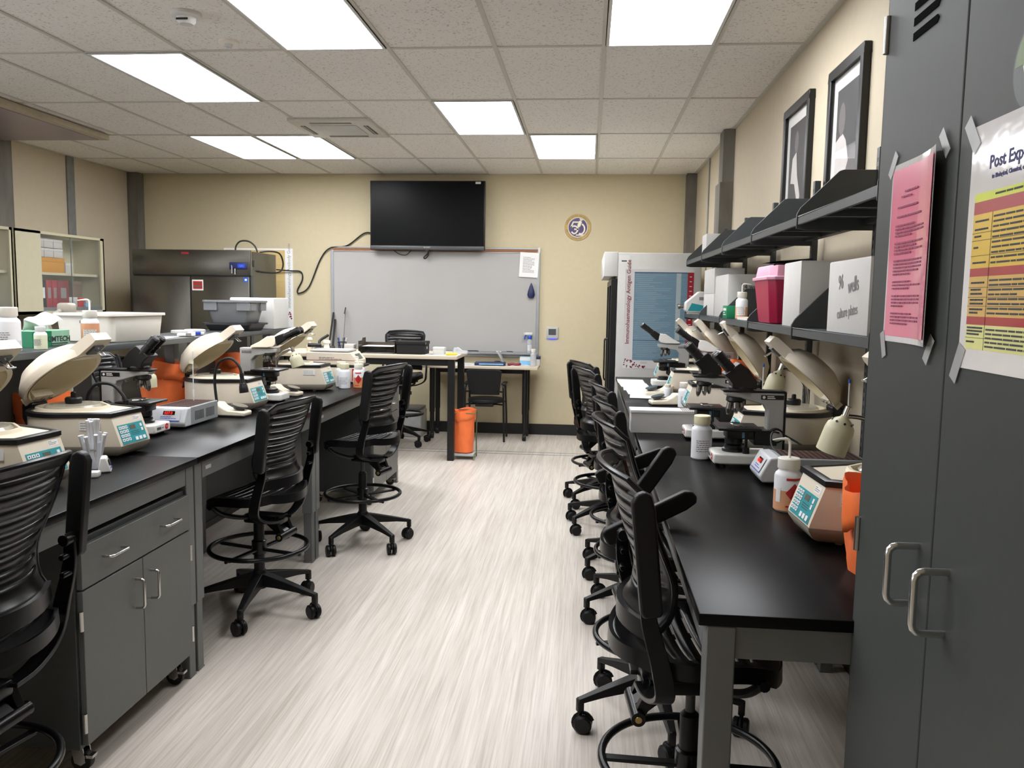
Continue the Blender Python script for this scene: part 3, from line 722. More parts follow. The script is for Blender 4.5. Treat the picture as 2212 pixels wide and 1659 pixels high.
# ================================================================== stainless fridge on the left
sf = thing('steel_fridge', 'wide two door stainless steel fridge in the back left corner', 'fridge', (-4.14, 8.32, 0))
B().box(-.64, .64, .03, .7, .1, 2.02).build('fridge_body', 'stainless', sf, bevel=.004)
B().box(-.64, .64, -.012, .03, 1.77, 2.03, bev=.004).build('top_panel', 'stainless', sf)
for s in (-1, 1):
    d = B().box(min(s*.006, s*.635), max(s*.006, s*.635), -.03, .03, .16, 1.755, bev=.006).build('fridge_door', 'stainless', sf)
    B().box(min(s*.02, s*.05), max(s*.02, s*.05), -.036, -.029, .9, 1.2).build('door_handle', 'steel_dark', d)
B().box(-.63, .63, -.01, .03, 1.755, 1.772).box(-.006, .006, -.025, .03, .16, 1.755).build('door_gap', 'black', sf, smooth=0)
for sx in (-1, 1):
    for yy in (.1, .6): B().cyl((sx*.55, yy, 0), (sx*.55, yy, .105), .03, n=14).build('fridge_foot', 'black', sf)
B().box(.645, .652, -.01, .03, .15, 1.77).build('hinge_strip', 'steel_dark', sf)
c = B().box(.42, .61, -.02, -.011, 1.83, 1.905, bev=.008).build('control_panel', 'navy', sf)
B().box(.51, .585, -.023, -.019, 1.85, 1.885).build('temperature_display', 'lcd_blue', c, smooth=0)
text('display_digits', '2.4', .026, 'blue_led', c, (.548, -.0236, 1.867), *NY)
k = B(); k.cyl((.455, -.02, 1.87), (.455, -.045, 1.87), .006, n=8); k.box(.448, .46, -.036, -.033, 1.79, 1.865); k.box(.478, .49, -.03, -.027, 1.78, 1.84)
k.build('keys', 'chrome', c)
B().box(.02, .14, -.0315, -.0305, 1.61, 1.72, 0).box(.03, .13, -.032, -.0315, 1.625, 1.705, 1).box(.035, .125, -.0325, -.032, 1.68, 1.69, 2).box(.04, .12, -.0325, -.032, 1.64, 1.665, 2).build('warning_label', ['paper', 'red', 'brown_box'], sf, smooth=0)
B().box(.575, .625, -.0315, -.0305, 1.7, 1.75, 0).box(.588, .612, -.032, -.0315, 1.715, 1.735, 1).build('energy_label', ['blue', 'white'], sf, smooth=0)
B().box(-.1, -.02, -.0125, -.0118, 1.985, 2.005).build('maker_badge', 'binder_red', sf, smooth=0)
B().box(.6405, .643, .05, .09, 1.86, 1.93).build('side_switch', 'black', sf)

# ================================================================== left wall cupboards
def wall_cupboard(label, y0, y1, oy0, oy1):
    x, z0, z1 = -5.07, 1.36, 2.13; t = thing('wall_cupboard', label, 'cupboard', (x, (y0+y1)/2, z0), 0, 'cream wall cupboards'); a = (y1-y0)/2; m = (y0+y1)/2
    q = B(); d = .335; H = z1-z0
    q.box(-d, -d+.01, -a, a, 0, H).box(-d, 0, -a, -a+.018, 0, H).box(-d, 0, a-.018, a, 0, H).box(-d, 0, -a, a, 0, .03).box(-d, 0, -a, a, H-.025, H)
    q.box(-.02, 0, -a, oy0-m, 0, H).box(-.02, 0, oy1-m, a, 0, H)
    q.build('cupboard_body', 'cab_cream', t, bevel=.001)
    B().box(-d+.01, -.05, -a+.018, a-.018, .37, .395).build('inner_shelf', 'cab_cream', t, bevel=.001)
    B().box(-.022, -.002, oy0-m, oy1-m, .03, .065).build('door_track', 'alum', t)
    c = (oy0+oy1)/2-m
    for u0, u1, xx in ((oy0-m, c+.02, -.018), (c-.02, oy1-m, -.01)):
        g_ = B().box(xx, xx+.004, u0, u1, .065, H-.03).build('sliding_pane', 'door_glass', t, smooth=0)
    B().box(-.022, -.016, c-.003, c+.003, .065, H-.03).build('pane_edge', 'steel_dark', t, smooth=0)
    return t
wall_cupboard('cream glass fronted wall cupboard holding red binders and an amber box', 6.92, 8.28, 7.28, 8.22)
wall_cupboard('cream glass fronted wall cupboard cut off by the left edge', 5.55, 6.9, 5.62, 6.86)
def block(name, m, label, cat, x0, x1, y0, y1, z0, z1, group=None, bev=.003):
    o = B().box(-(x1-x0)/2, (x1-x0)/2, -(y1-y0)/2, (y1-y0)/2, 0, z1-z0, bev=bev).build(name, m, loc=((x0+x1)/2, (y0+y1)/2, z0)); return tag(o, label, cat, group)
zs, zb = 1.756, 1.391
def crate(label, m, x0, x1, y0, y1, z0, z1, lid, group=None):
    t = thing('box', label, 'box', ((x0+x1)/2, (y0+y1)/2, z0), 0, group); w, d, h = (x1-x0)/2, (y1-y0)/2, z1-z0
    B().box(-w, w, -d, d, 0, h*.72, bev=.002).build('box_body', m, t)
    B().box(-w-.002, w+.002, -d-.002, d+.002, h*.7, h, bev=.002).build('box_lid', lid, t)
    return t
crate('long amber box on the upper shelf of the wall cupboard', 'amber', -5.34, -5.14, 7.3, 7.72, zs, zs+.14, 'amber')
for i in range(2):
    for j in range(3):
        crate('white card box, %s %s of the pile on top of the amber box' % (('lower', 'upper')[i], ('left', 'middle', 'right')[j]), 'white_card', -5.34, -5.15, 7.3+.14*j, 7.434+.14*j, zs+.144+.09*i, zs+.228+.09*i, 'white', 'white boxes in the wall cupboard')
crate('small white box right of the amber box in the wall cupboard', 'white_card', -5.3, -5.15, 7.75, 7.86, zs, zs+.1, 'white')
for i, (y, w, c_, l) in enumerate(((7.3, .07, 'black', 'black binder at the left end of the wall cupboard'), (7.375, .085, 'binder_red', 'narrow red binder beside the black binder in the wall cupboard'), (7.465, .075, 'binder_red', 'dull red binder in the middle of the wall cupboard row'), (7.545, .17, 'red_dark', 'widest dark red binder in the wall cupboard'))):
    t = thing('binder', l, 'binder', (-5.2, y+w/2, zb), 0, 'binders in the wall cupboard')
    B().box(-.13, .1, -w/2, w/2, 0, .29, bev=.004).build('binder_cover', c_, t)
    B().box(.1, .1005, -w*.25, w*.25, .12, .22).build('spine_label', 'ink_soft' if i else 'label', t, smooth=0)
crate('tan box on the lower shelf of the wall cupboard', 'brown_box', -5.3, -5.15, 7.86, 8.0, zb+.13, zb+.29, 'brown_box')
crate('pale box under the tan box in the wall cupboard', 'pale_grey', -5.3, -5.15, 7.74, 7.92, zb, zb+.13, 'white')
crate('small red box beside the pale box in the wall cupboard', 'red', -5.3, -5.15, 7.93, 8.03, zb, zb+.126, 'red')
crate('blue grey small box at the right end of the wall cupboard', 'sky', -5.3, -5.15, 8.06, 8.15, zb, zb+.1, 'pale_grey')
crate('blue and white box in the cupboard at the left edge', 'blue', -5.3, -5.12, 6.55, 6.72, zb, zb+.14, 'white')
# low counter below the cupboards
lc = thing('wall_counter', 'dark low counter along the left wall below the cupboards', 'counter', (-5.1, 6.5, 0))
B().box(-.32, .32, -3.5, 1.72, .885, .91).build('worktop', 'worktop', lc, bevel=.002)
B().box(-.32, .28, -3.5, 1.7, .0, .885).build('counter_base', 'steel_dark', lc)
for i in range(6): 
    d = B().box(.28, .296, -3.48+.86*i, -2.64+.86*i, .1, .86).build('door', 'steel_grey', lc, bevel=.002)
    q = B(); bow_handle(q, (.296, -2.74+.86*i, .75), .1, .03, (0, 0, 1), (1, 0, 0)); q.build('door_handle', 'chrome', d)
# ================================================================== slatted laboratory stools
S0 = .66                                   # seat height the meshes are drawn at
CH = {}
def grid_shell(fn, nu, nslat, rows, margin, thick_edge=True, skip_first=1, skip_last=1):
    """slatted shell: rows of slats parted by slots that stop short of the sides"""
    b = B(); us = [-1, -.93, -margin]+[-margin+2*margin*(i+1)/nu for i in range(nu-1)]+[margin, .93, 1]
    vs = [0.0]; slot = []
    per = 1/nslat
    for s in range(nslat):
        v0 = s*per
        for k in range(rows): vs.append(v0+per*.78*(k+1)/rows); slot.append(False)
        vs.append(v0+per); slot.append(True)
    slot[-1] = False
    for i in range(skip_first*(rows+1)): slot[i] = False
    for i in range(1, skip_last*(rows+1)+1): slot[-i] = False
    P = [fn(u, v) for v in vs for u in us]; n = len(us); fs = []
    for j in range(len(vs)-1):
        for i in range(n-1):
            if slot[j] and 2 <= i < n-3: continue
            fs.append((j*n+i, j*n+i+1, (j+1)*n+i+1, (j+1)*n+i))
    b.mesh(P, fs); return b
def back_fn(u, v):
    w = .19+.035*v**1.5
    if v > .8: w *= 1-.16*((v-.8)/.2)**2.5
    z = S0+.095+.385*v-.012*u*u*(v > .9)
    y = -.185-.05*v**2+.03*math.exp(-((v-.28)/.25)**2)+.072*u*u*(1-.3*v)
    if v > .9: y -= 1.1*(v-.9)**1.15*.35
    if v < .1: y -= .02*((.1-v)/.1)**1.5
    return (w*u, y, z)
def seat_fn(u, v):
    t = 2*v-1
    x = .228*u*math.sqrt(1-.42*t*t); y = .0+.222*t*math.sqrt(1-.42*u*u)
    z = S0+.016*u*u-.035*max(0, t)**3+.016*max(0, -t)**3
    return (x, y, z)
def chair_meshes():
    b = grid_shell(back_fn, 8, 11, 2, .8, skip_first=1, skip_last=1)
    edge = [back_fn(-1, v/16) for v in range(17)]+[back_fn(u/6-1, 1) for u in range(1, 12)]+[back_fn(1, 1-v/16) for v in range(17)]
    o = b.build('backrest', 'chair_black', solid=.009); CH['backrest'] = o.data; bpy.data.objects.remove(o)
    b = B(); b.tube(edge, .0085, 8)
    low = [back_fn(u/6-1, 0) for u in range(13)]
    b.tube([(p[0]*1.03, p[1]-.004, p[2]-.012) for p in low], 1, prof=[(-.024, -.008), (-.02, -.012), (.02, -.012), (.024, -.008), (.024, .006), (-.024, .006)], up=(0, 0, 1))
    o = b.build('backrest_rim', 'chair_black'); CH['backrest_rim'] = o.data; bpy.data.objects.remove(o)
    b = grid_shell(seat_fn, 8, 10, 2, .78, skip_first=1, skip_last=2)
    o = b.build('seat', 'chair_black', solid=.01); CH['seat'] = o.data; bpy.data.objects.remove(o)
    b = B(); lp = [seat_fn(a, 0) for a in [i/8-1 for i in range(16)]]+[seat_fn(1, v/16) for v in range(16)]+[seat_fn(1-i/8, 1) for i in range(16)]+[seat_fn(-1, 1-v/16) for v in range(16)]
    b.tube([(p[0], p[1], p[2]-.014) for p in lp], 1, closed=True, prof=[(-.02, -.005), (.019, -.009), (.021, .003), (-.02, .005)], up=(0, 0, 1))
    o = b.build('seat_rim', 'chair_black'); CH['seat_rim'] = o.data; bpy.data.objects.remove(o)
    for s in (-1, 1):
        b = B(); P = smooth_path([(s*.236, -.165, S0+.225), (s*.24, -.16, S0+.14), (s*.243, -.13, S0+.03), (s*.236, -.115, S0-.045), (s*.19, -.12, S0-.085), (s*.11, -.13, S0-.11), (s*.03, -.135, S0-.115)], 5)
        b.tube(P, 1, prof=[(-.022, -.006), (.022, -.006), (.022, .006), (-.022, .006)], up=(0, 1, 0), taper=[.75+.35*min(1, i/12) for i in range(len(P))])
        b.cyl((s*.21, -.165, S0+.215), (s*.262, -.165, S0+.215), .017, n=14)
        for z in (S0+.17, S0+.12): b.cyl((s*.2, -.165, z), (s*.238, -.165, z), .009, n=8)
        o = b.build('frame_bar', 'chair_black', bevel=.002); CH['frame_bar%d' % s] = o.data; bpy.data.objects.remove(o)
        b = B(); n = 20; R = [(-.02+.0, -.055), (.02, -.055), (.026, -.045), (.03, .2), (.024, .235), (.008, .245), (-.012, .24), (-.024, .22), (-.027, -.04)]
        b.prism([(q[0], q[1]) for q in R], 'x', s*.0, s*.03)
        o = b.build('armrest', 'chair_matte', bevel=.006, seg=3); CH['armrest%d' % s] = o.data; bpy.data.objects.remove(o)
    b = B(); b.tube(smooth_path([(-.19, .14, S0-.03), (-.16, .1, S0-.075), (-.07, .05, S0-.11), (0, .03, S0-.115)]), .012, 8); b.tube(smooth_path([(.19, .14, S0-.03), (.16, .1, S0-.075), (.07, .05, S0-.11), (0, .03, S0-.115)]), .012, 8)
    b.tube([(-.19, .14, S0-.028), (-.08, .155, S0-.04), (.08, .155, S0-.04), (.19, .14, S0-.028)], .009, 8)
    for s in (-1, 1): b.cyl((s*.19, .13, S0-.032), (s*.215, .13, S0-.032), .014, n=10)
    o = b.build('seat_support', 'chair_black'); CH['seat_support'] = o.data; bpy.data.objects.remove(o)
    b = B(); b.box(-.045, .045, -.14, .06, S0-.145, S0-.1, bev=.01); b.prism([(-.02, S0-.12), (-.14, S0-.215), (-.165, S0-.185), (-.05, S0-.1)], 'x', -.025, .025); b.prism([(-.12, S0-.1), (-.16, S0-.19), (-.135, S0-.2), (-.09, S0-.12)], 'x', -.06, -.035); b.prism([(-.12, S0-.1), (-.16, S0-.19), (-.135, S0-.2), (-.09, S0-.12)], 'x', .035, .06)
    b.cyl((-.075, -.15, S0-.195), (.075, -.15, S0-.195), .0195, n=18)
    for s in (-1, 1): b.cyl((s*.075, -.15, S0-.195), (s*.0775, -.15, S0-.195), .0095, n=12, mi=1)
    o = b.build('tilt_mechanism', ['chair_black', 'brass'], bevel=.003); CH['tilt_mechanism'] = o.data; bpy.data.objects.remove(o)
    b = B(); b.cyl((0, 0, S0-.32), (0, 0, S0-.13), .0135, n=16); o = b.build('gas_piston', 'steel_dark'); CH['gas_piston'] = o.data; bpy.data.objects.remove(o)
    b = B(); b.cyl((0, 0, .16), (0, 0, .46), .026, n=20); b.cyl((0, 0, .46), (0, 0, .47), .026, .016, n=20); o = b.build('column_sleeve', 'chair_matte'); CH['column_sleeve'] = o.data; bpy.data.objects.remove(o)
    b = B(); b.ring(.235, .0115, .33, 56, 10); b.lathe([(.028, .29), (.036, .295), (.036, .36), (.028, .365)], 20, ca=False, cb=False)
    for k in range(4):
        a = PI/4+k*PI/2; c, s = math.cos(a), math.sin(a)
        b.at(rot=(0, 0, a)).box(.03, .228, -.013, .013, .312, .322); b.at()
        b.cyl((.228*c, .228*s, .318), (.245*c, .245*s, .318), .008, n=8)
    o = b.build('foot_ring', 'chair_black', bevel=.0015); CH['foot_ring'] = o.data; bpy.data.objects.remove(o)
    b = B(); b.lathe([(.0, .12), (.035, .12), (.04, .15), (.036, .2), (.027, .215), (0, .215)], 20)
    for k in range(5):
        b.at(rot=(0, 0, k*2*PI/5))
        b.loft([[(x, -w, z0), (x, w, z0), (x, w*.8, z1), (x, -w*.8, z1)] for x, w, z0, z1 in ((.02, .03, .135, .2), (.1, .027, .135, .182), (.22, .021, .125, .152), (.3, .016, .112, .13), (.318, .015, .11, .126))])
        b.box(.298, .322, -.013, .013, .075, .125, bev=.003)
    o = b.build('star_base', 'chair_matte', bevel=.004); CH['star_base'] = o.data; bpy.data.objects.remove(o)
    b = B(); r = .034
    for s in (-1, 1):
        b.lathe([(.008, -.012), (.026, -.012), (r, -.006), (r, .006), (.026, .0115), (.012, .013), (0, .013)], 22, o=(0, 0, 0)) if 0 else None
        b.fr((s*.017, -.012, r), (0, 1, 0), (0, 0, 1)).lathe([(0, -.012), (.027, -.012), (r, -.006), (r, .006), (.027, .012), (0, .012)], 22)
    b.at().cyl((-.02, -.012, r), (.02, -.012, r), .008, n=10)
    b.at().box(-.006, .006, -.04, .012, r+.002, r+.03, bev=.003); b.cyl((0, 0, r), (0, 0, .08), .008, n=10)
    P = arc((-.012, r), r+.004, -.25*PI, .9*PI, 10, 'yz')
    b.tube(P, 1, prof=[(-.002, -.005), (.002, -.005), (.002, .005), (-.002, .005)], up=(1, 0, 0))
    o = b.build('caster', 'chair_matte'); CH['caster'] = o.data; bpy.data.objects.remove(o)
chair_meshes()
def stool(label, x, y, face, seat, base, arms=(0, 0), group='black slatted stools', cast=0):
    """face: heading the sitter looks to, base: heading of one caster, arms: tilt of the (left, right) arm, 0 = folded up along the back"""
    t = thing('lab_stool', label, 'stool', (x, y, 0), face-PI/2, group); dz = seat-S0
    def up(n, key=None, bevel=0, solid=0, seg=2): return link(n, CH[key or n], t, (0, 0, dz), bevel=bevel, solid=solid, seg=seg)
    bk = up('backrest', solid=.009); link('backrest_rim', CH['backrest_rim'], bk)
    st = up('seat', solid=.01); link('seat_rim', CH['seat_rim'], st)
    up('seat_support'); up('tilt_mechanism', bevel=.003); up('gas_piston')
    for s in (-1, 1): up('frame_bar', 'frame_bar%d' % s, bevel=.002)
    for s, a in zip((-1, 1), arms):
        link('armrest', CH['armrest%d' % s], t, (s*.25, -.165, S0+.215+dz), (.12-a, 0, 0), bevel=.006, seg=3)
    rb = base-(face-PI/2)
    link('column_sleeve', CH['column_sleeve'], t, (0, 0, 0)); link('foot_ring', CH['foot_ring'], t, (0, 0, 0), (0, 0, rb+.4), bevel=.0015)
    link('star_base', CH['star_base'], t, (0, 0, 0), (0, 0, rb), bevel=.004)
    for k in range(5):
        a = rb+k*2*PI/5; link('caster', CH['caster'], t, (.31*math.cos(a), .31*math.sin(a), 0), (0, 0, a-PI/2+cast+(.9, -.5, .4, 1.5, -1.1)[k]))
    return t
R = math.radians
stool('nearest black stool of the right row, its foot ring cut off by the bottom edge', .3, 2.16, R(5), .675, R(20), (1.2, 0))
stool('second nearest black stool of the right row, one arm swung forward over the table', .29, 3.0, R(6), .67, R(131), (1.3, .7))
stool('third black stool from the front in the right row', .3, 4.05, R(9), .61, R(136), (0, 0))
stool('fourth black stool from the front in the right row', .28, 4.72, R(9), .625, R(144), (0, 0))
stool('fifth black stool in the right row, its back slats lit through', .17, 5.62, R(17), .64, R(150), (0, 0))
stool('farthest black stool of the right row, nearest the white fridge', .14, 6.33, R(22), .63, R(154), (0, 0))
stool('nearest left stool, cut off by the left edge in front of the grey cabinet', -1.6, 1.88, R(176), .675, R(10), (0, 0), cast=.3)
stool('middle left stool pulled up to the island in front of the heating block', -1.6, 3.85, R(172), .6, R(-84), (0, 0))
stool('far left stool at the end of the island, beside the plastic bottles', -1.4, 5.02, R(166), .68, R(-112), (0, 0))
stool('black stool behind the tall wood topped desk by the whiteboard', -1.98, 8.62, R(-92), .73, R(-40), (1.5, 1.5))
stool('black stool on the hidden side of the island, seen between two left centrifuges', -3.75, 5.05, R(0), .62, R(20), (0, 0))
stool('black stool on the hidden island side, seen under the shelf behind the cream microscope', -3.6, 6.1, R(5), .62, R(50), (0, 0))
# ================================================================== desks at the back wall
td = thing('standing_desk', 'tall wood topped desk with square black legs in front of the whiteboard', 'desk', (-2.14, 8.1, 0))
B().box(-.9, .9, -.36, .36, .985, 1.02, bev=.003).build('desk_top', 'laminate_wood', td)
for sx in (-1, 1):
    for sy in (-1, 1): B().box(sx*.84-.032, sx*.84+.032, sy*.3-.032, sy*.3+.032, 0, .985).build('leg', 'black', td, bevel=.003)
B().box(-.81, .81, -.3, -.27, .92, .985).box(-.81, .81, .27, .3, .92, .985).build('apron', 'black', td)
ld = thing('low_desk', 'low wood topped desk on casters under the whiteboard, black chair pushed in', 'desk', (-1.2, 9.2, 0))
B().box(-.66, .66, -.25, .22, .8, .83, bev=.003).build('desk_top', 'laminate_wood', ld)
for sx in (-1, 1):
    for sy in (-1, 1):
        l = B().cyl((sx*.52, sy*.17, .09), (sx*.52, sy*.17, .8), .026, n=16).cyl((sx*.52, sy*.17, .3), (sx*.52, sy*.17, .8), .031, n=16).build('leg', 'black', ld)
        B().fr((sx*.52, sy*.17-.01, .038), (0, 1, 0), (0, 0, 1)).lathe([(0, -.02), (.034, -.02), (.038, -.012), (.038, .012), (.034, .02), (0, .02)], 18).at().box(sx*.52-.008, sx*.52+.008, sy*.17-.04, sy*.17+.012, .045, .095).build('caster', 'rubber', l)
B().box(-.5, .5, .14, .18, .72, .8).build('apron', 'black', ld)
# visitor chair pushed in, its back to the room
vc = thing('visitor_chair', 'black fabric visitor chair with arms, pushed in at the low desk', 'chair', (-1.11, 9.0, 0))
b = B(); n = 9
b.loft([[(x, -.2+.03*(x/.2)**2-.06*v-.012, .54+.27*v) for x, v in q] for q in ([( -.17, 0), (.17, 0), (.195, 1), (-.195, 1)],)], ca=False, cb=False) if 0 else None
R0 = []
for j in range(9):
    v = j/8; w = .165+.03*v; R0.append([(w*(2*i/10-1), -.2-.05*v+.03*(2*i/10-1)**2, .53+.28*v-.02*(abs(2*i/10-1)**6)*(v > .9)) for i in range(11)]+[(w*(1-2*i/10), -.17-.05*v+.03*(2*i/10-1)**2, .53+.28*v-.02*(abs(2*i/10-1)**6)*(v > .9)) for i in range(11)])
b.loft(R0); b.build('backrest', 'cloth_black', vc, bevel=.006)
b = B(); b.loft([[(x*1.0, y, z+.03*0) for x, y in [(.2*math.cos(t)*(1 if abs(math.cos(t)) < .8 else 1), .01+.2*math.sin(t)) for t in [2*PI*i/28 for i in range(28)]]] for z in (.43, .475)]); b.build('seat', 'cloth_black', vc, bevel=.015, seg=3)
B().box(-.1, .1, -.16, .12, .395, .43, bev=.01).build('seat_pan', 'black', vc)
for s in (-1, 1):
    b = B(); b.tube(smooth_path([(s*.225, -.17, .013), (s*.215, -.15, .3), (s*.21, -.16, .56), (s*.205, -.12, .625), (s*.205, .0, .63)]), .0115, 8); b.build('leg', 'black', vc)
    b = B(); b.tube(smooth_path([(s*.215, .21, .013), (s*.21, .19, .3), (s*.205, .15, .5), (s*.205, .1, .62), (s*.205, .0, .63)]), .0115, 8); b.tube([(s*.21, -.15, .42), (s*.1, -.05, .415), (s*.1, .08, .415), (s*.205, .18, .42)], .009, 8); b.build('leg', 'black', vc)
    B().box(s*.205-.025, s*.205+.025, -.13, .12, .635, .655, bev=.009, seg=3).build('armrest', 'black', vc)
    B().tube([(s*.205, -.15, .56), (s*.15, -.19, .57)], .009, 8).build('back_bracket', 'black', vc)

def bag_mesh(w, d, h, seed, flare=.03, rim=.03, n=44, twist=.12, mi=0, taper=.88):
    """a limp plastic bag standing open: wrinkled walls and a folded over rim"""
    rd = random.Random(seed); ph = [rd.uniform(0, 6.28) for _ in range(8)]
    b = B(); R_ = []
    def pt(a, z, k, off=0):
        sq = (abs(math.cos(a))**2.6+abs(math.sin(a))**2.6)**(-1/2.6)
        wr = .06*math.sin(5*a+ph[0]+3*z/h)+.045*abs(math.sin(4.5*a+ph[1]-4*z/h))+.04*abs(math.sin(7*a+ph[2]+5*z/h))-.03
        s_ = k*(1+wr*(.35+.65*z/h))+off
        return (w/2*sq*math.cos(a)*s_, d/2*sq*math.sin(a)*s_, z)
    for j in range(9):
        v = j/8; k = taper+(1+flare-taper)*v**.8; R_.append([pt(2*PI*i/n, h*v+(.012*math.sin(3*2*PI*i/n+ph[4])*v), k) for i in range(n)])
    for dz, off in ((.006, .03), (-.012, .055), (-rim*2, .05), (-rim*3, .03)): R_.append([pt(2*PI*i/n, h, 1+flare, off) for i in range(n)]); R_[-1] = [(x, y, z+dz+.012*math.sin(3*2*PI*i/n+ph[4])+(.01*math.sin(7*2*PI*i/n+ph[5]) if dz < -.02 else 0)) for i, (x, y, z) in enumerate(R_[-1])]
    b.loft(R_, mi, ca=True, cb=False); return b
def waste_bag(label, x, y, z, w, d, h, seed, rz=0, group='orange biohazard waste bags'):
    t = thing('waste_bag', label, 'waste bag', (x, y, z), rz, group)
    bag_mesh(w, d, h, seed).build('bag', 'bag_orange', t, smooth=60, solid=.0012)
    return t
# floor bin: wire stand with an orange bag
wb = thing('bag_stand', 'metal bag stand on the floor beside the tall desk leg', 'bag stand', (-1.19, 7.93, 0))
B().box(-.1, .11, -.09, .1, .035, .06).build('stand_base', 'pale_grey', wb, bevel=.004)
b = B()
for sx in (-1, 1): b.tube(smooth_path([(sx*.1+.01, .1, .005), (sx*.1+.01, .09, .25), (sx*.11+.005, .09, .47)]), .006, 8); b.tube([(sx*.1+.01, -.11, .005), (sx*.1+.01, -.08, .05), (sx*.1+.01, .1, .04)], .006, 8)
b.tube([(-.115, .09, .47), (.115, .09, .47), (.125, -.1, .46), (-.115, -.1, .46)], .005, 8, True); b.build('wire_frame', 'wood_green', wb)
bg = waste_bag('orange waste bag hanging in the metal stand on the floor beside the tall desk', -1.19, 7.93, .07, .2, .2, .41, 3)
waste_bag('large crumpled orange waste bag on the left island between two centrifuges', -2.46, 4.6, .91, .27, .24, .265, 8)
waste_bag('orange waste bag at the left edge, behind the nearest left centrifuge', -2.5, 3.52, .91, .24, .2, .215, 11)
waste_bag('orange waste bag behind the cream headed microscope on the left island', -2.5, 5.55, .91, .28, .26, .25, 5)
waste_bag('wide orange waste bag under the lower wall shelf, behind the right microscopes', 0.96, 5.38, .91, .28, .26, .29, 21)
waste_bag('orange waste bag between the nearest right centrifuge and the tall cabinet', .775, 2.05, .91, .25, .2, .215, 31)
# ================================================================== centrifuges
H = .91
SZ = 1.3205          # top of the raised island shelf
def outline(i, yf, fw=.098, r0=.168, cy=-.045):
    r = r0-i; a0 = R(13); n = 26; P = []
    for k in range(n+1):
        a = a0-(PI+2*a0)*k/n
        P.append((r*math.cos(a), cy+r*math.sin(a)))
    w = fw-i*.6
    return P+[(-w, yf-i), (0, yf-i), (w, yf-i)]
def centrifuge_proto(label, loc, rz):
    t = thing('centrifuge', label, 'centrifuge', loc, rz, 'beige benchtop centrifuges')
    yf = lambda z: .235-.045*max(0, z-.045)/.125
    b = B()
    b.loft([[(x, y, z) for x, y in outline(i, .235)] for z, i in ((.008, .034), (.016, .02), (.04, .004), (.05, .002))], 1, cb=False)
    b.loft([[(x, y, z) for x, y in outline(i, yf(z))] for z, i in ((.05, .002), (.06, 0), (.17, 0))], 0, ca=False, cb=False)
    for sx in (-1, 1):
        for y in (-.12, .14): b.cyl((sx*.07, y, 0), (sx*.07, y, .014), .012, n=10, mi=1)
    b.build('centrifuge_body', ['beige', 'base_grey'], t, smooth=30)
    b = B(); o1 = outline(-.006, yf(.17)); o2 = outline(.012, yf(.175))
    b.loft([[(x, y, z) for x, y in o] for o, z in ((outline(.003, yf(.165)), .164), (o1, .166), (o1, .182), (outline(0, yf(.175)), .186), (o2, .186), (o2, .176))], ca=False, cb=False)
    b.build('rim_gasket', 'black', t)
    b = B(); o2 = outline(.01, yf(.175))
    def circ(r, z): return [(r*math.cos(math.atan2(y+.045, x)), -.045+r*math.sin(math.atan2(y+.045, x)), z) for x, y in o2]
    b.loft([[(x, y, .181) for x, y in o2], circ(.142, .183), circ(.139, .196), circ(.13, .196), circ(.126, .15), circ(.1, .13), circ(.03, .128)], ca=False); b.build('top_deck', 'cream', t)
    b = B(); b.lathe([(0, .16), (.108, .16), (.11, .192), (.1, .202), (0, .204)], 32, o=(0, -.045, 0)); b.build('rotor_cover', 'clear_lid', t)
    b = B(); b.lathe([(0, .204), (.031, .204), (.033, .224), (.028, .23), (.01, .231), (.01, .248), (.006, .252), (0, .252)], 20, o=(0, -.045, 0)); b.build('rotor_knob', 'black', t)
    # sloped control panel
    u = (0, -.338, .941)
    fo = (0, .2145, .102)
    b = B().fr(fo, (-1, 0, 0), u); b.box(-.082, .082, -.05, .03, 0, .0012, 0)
    b.box(-.008, .028, .004, .022, .0012, .002, 2)
    for i in range(3):
        for j in range(4): b.box(-.077+.019*i, -.063+.019*i, .012-.017*j, .024-.017*j, .0012, .0032, 1)
    for j in range(2): b.box(.058, .07, .008-.018*j, .021-.018*j, .0012, .0032, 1)
    for k in range(3): b.box(.004+.025*k, .021+.025*k, -.044, -.03, .0012, .0032, 1)
    b.lines(-.01, .05, -.022, -.002, 3, .002, .0012, mi=3, seed=2)
    for i in range(3):
        for j in range(4): b.box(-.073+.019*i, -.068+.019*i, .015-.017*j, .021-.017*j, .0032, .0034, 3)
    b.build('control_panel', ['teal', 'key', 'lcd', 'ink'], t, smooth=0)
    b = B().fr(fo, (-1, 0, 0), u); b.box(.03, .08, .038, .058, 0, .0006, 0); b.lines(.034, .076, .041, .056, 3, .002, .0006, mi=1, seed=4); b.build('serial_label', ['label', 'ink_soft'], t, smooth=0)
    # lid with handle bar, hinged at the back
    l = B(); l.lathe([(0, .072), (.09, .064), (.134, .034), (.15, .004), (.167, .002), (.169, .03), (.16, .044), (.126, .084), (.072, .108), (0, .115)], 40, o=(0, .177, 0), ca=False, cb=False)
    l.loft([[(-w, y, z0), (w, y, z0), (w*.94, y, z1), (-w*.94, y, z1)] for y, w, z0, z1 in ((.3, .08, .003, .045), (.34, .06, .003, .05), (.415, .054, .003, .048), (.428, .052, .006, .042))])
    l.box(-.055, .055, .0, .06, .002, .035)
    lid = l.build('lid', 'beige', t, (0, -.222, .19))
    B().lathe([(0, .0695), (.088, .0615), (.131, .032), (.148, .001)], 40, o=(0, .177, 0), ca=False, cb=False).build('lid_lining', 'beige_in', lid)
    b = B(); b.box(-.03, .03, .345, .395, -.006, .004, 1); b.tube([(-.012, .375, 0), (-.014, .385, -.045), (.014, .385, -.045), (.012, .375, 0)], .0025, 6, mi=0); b.cyl((-.02, .385, -.043), (.02, .385, -.043), .003, n=6, mi=0)
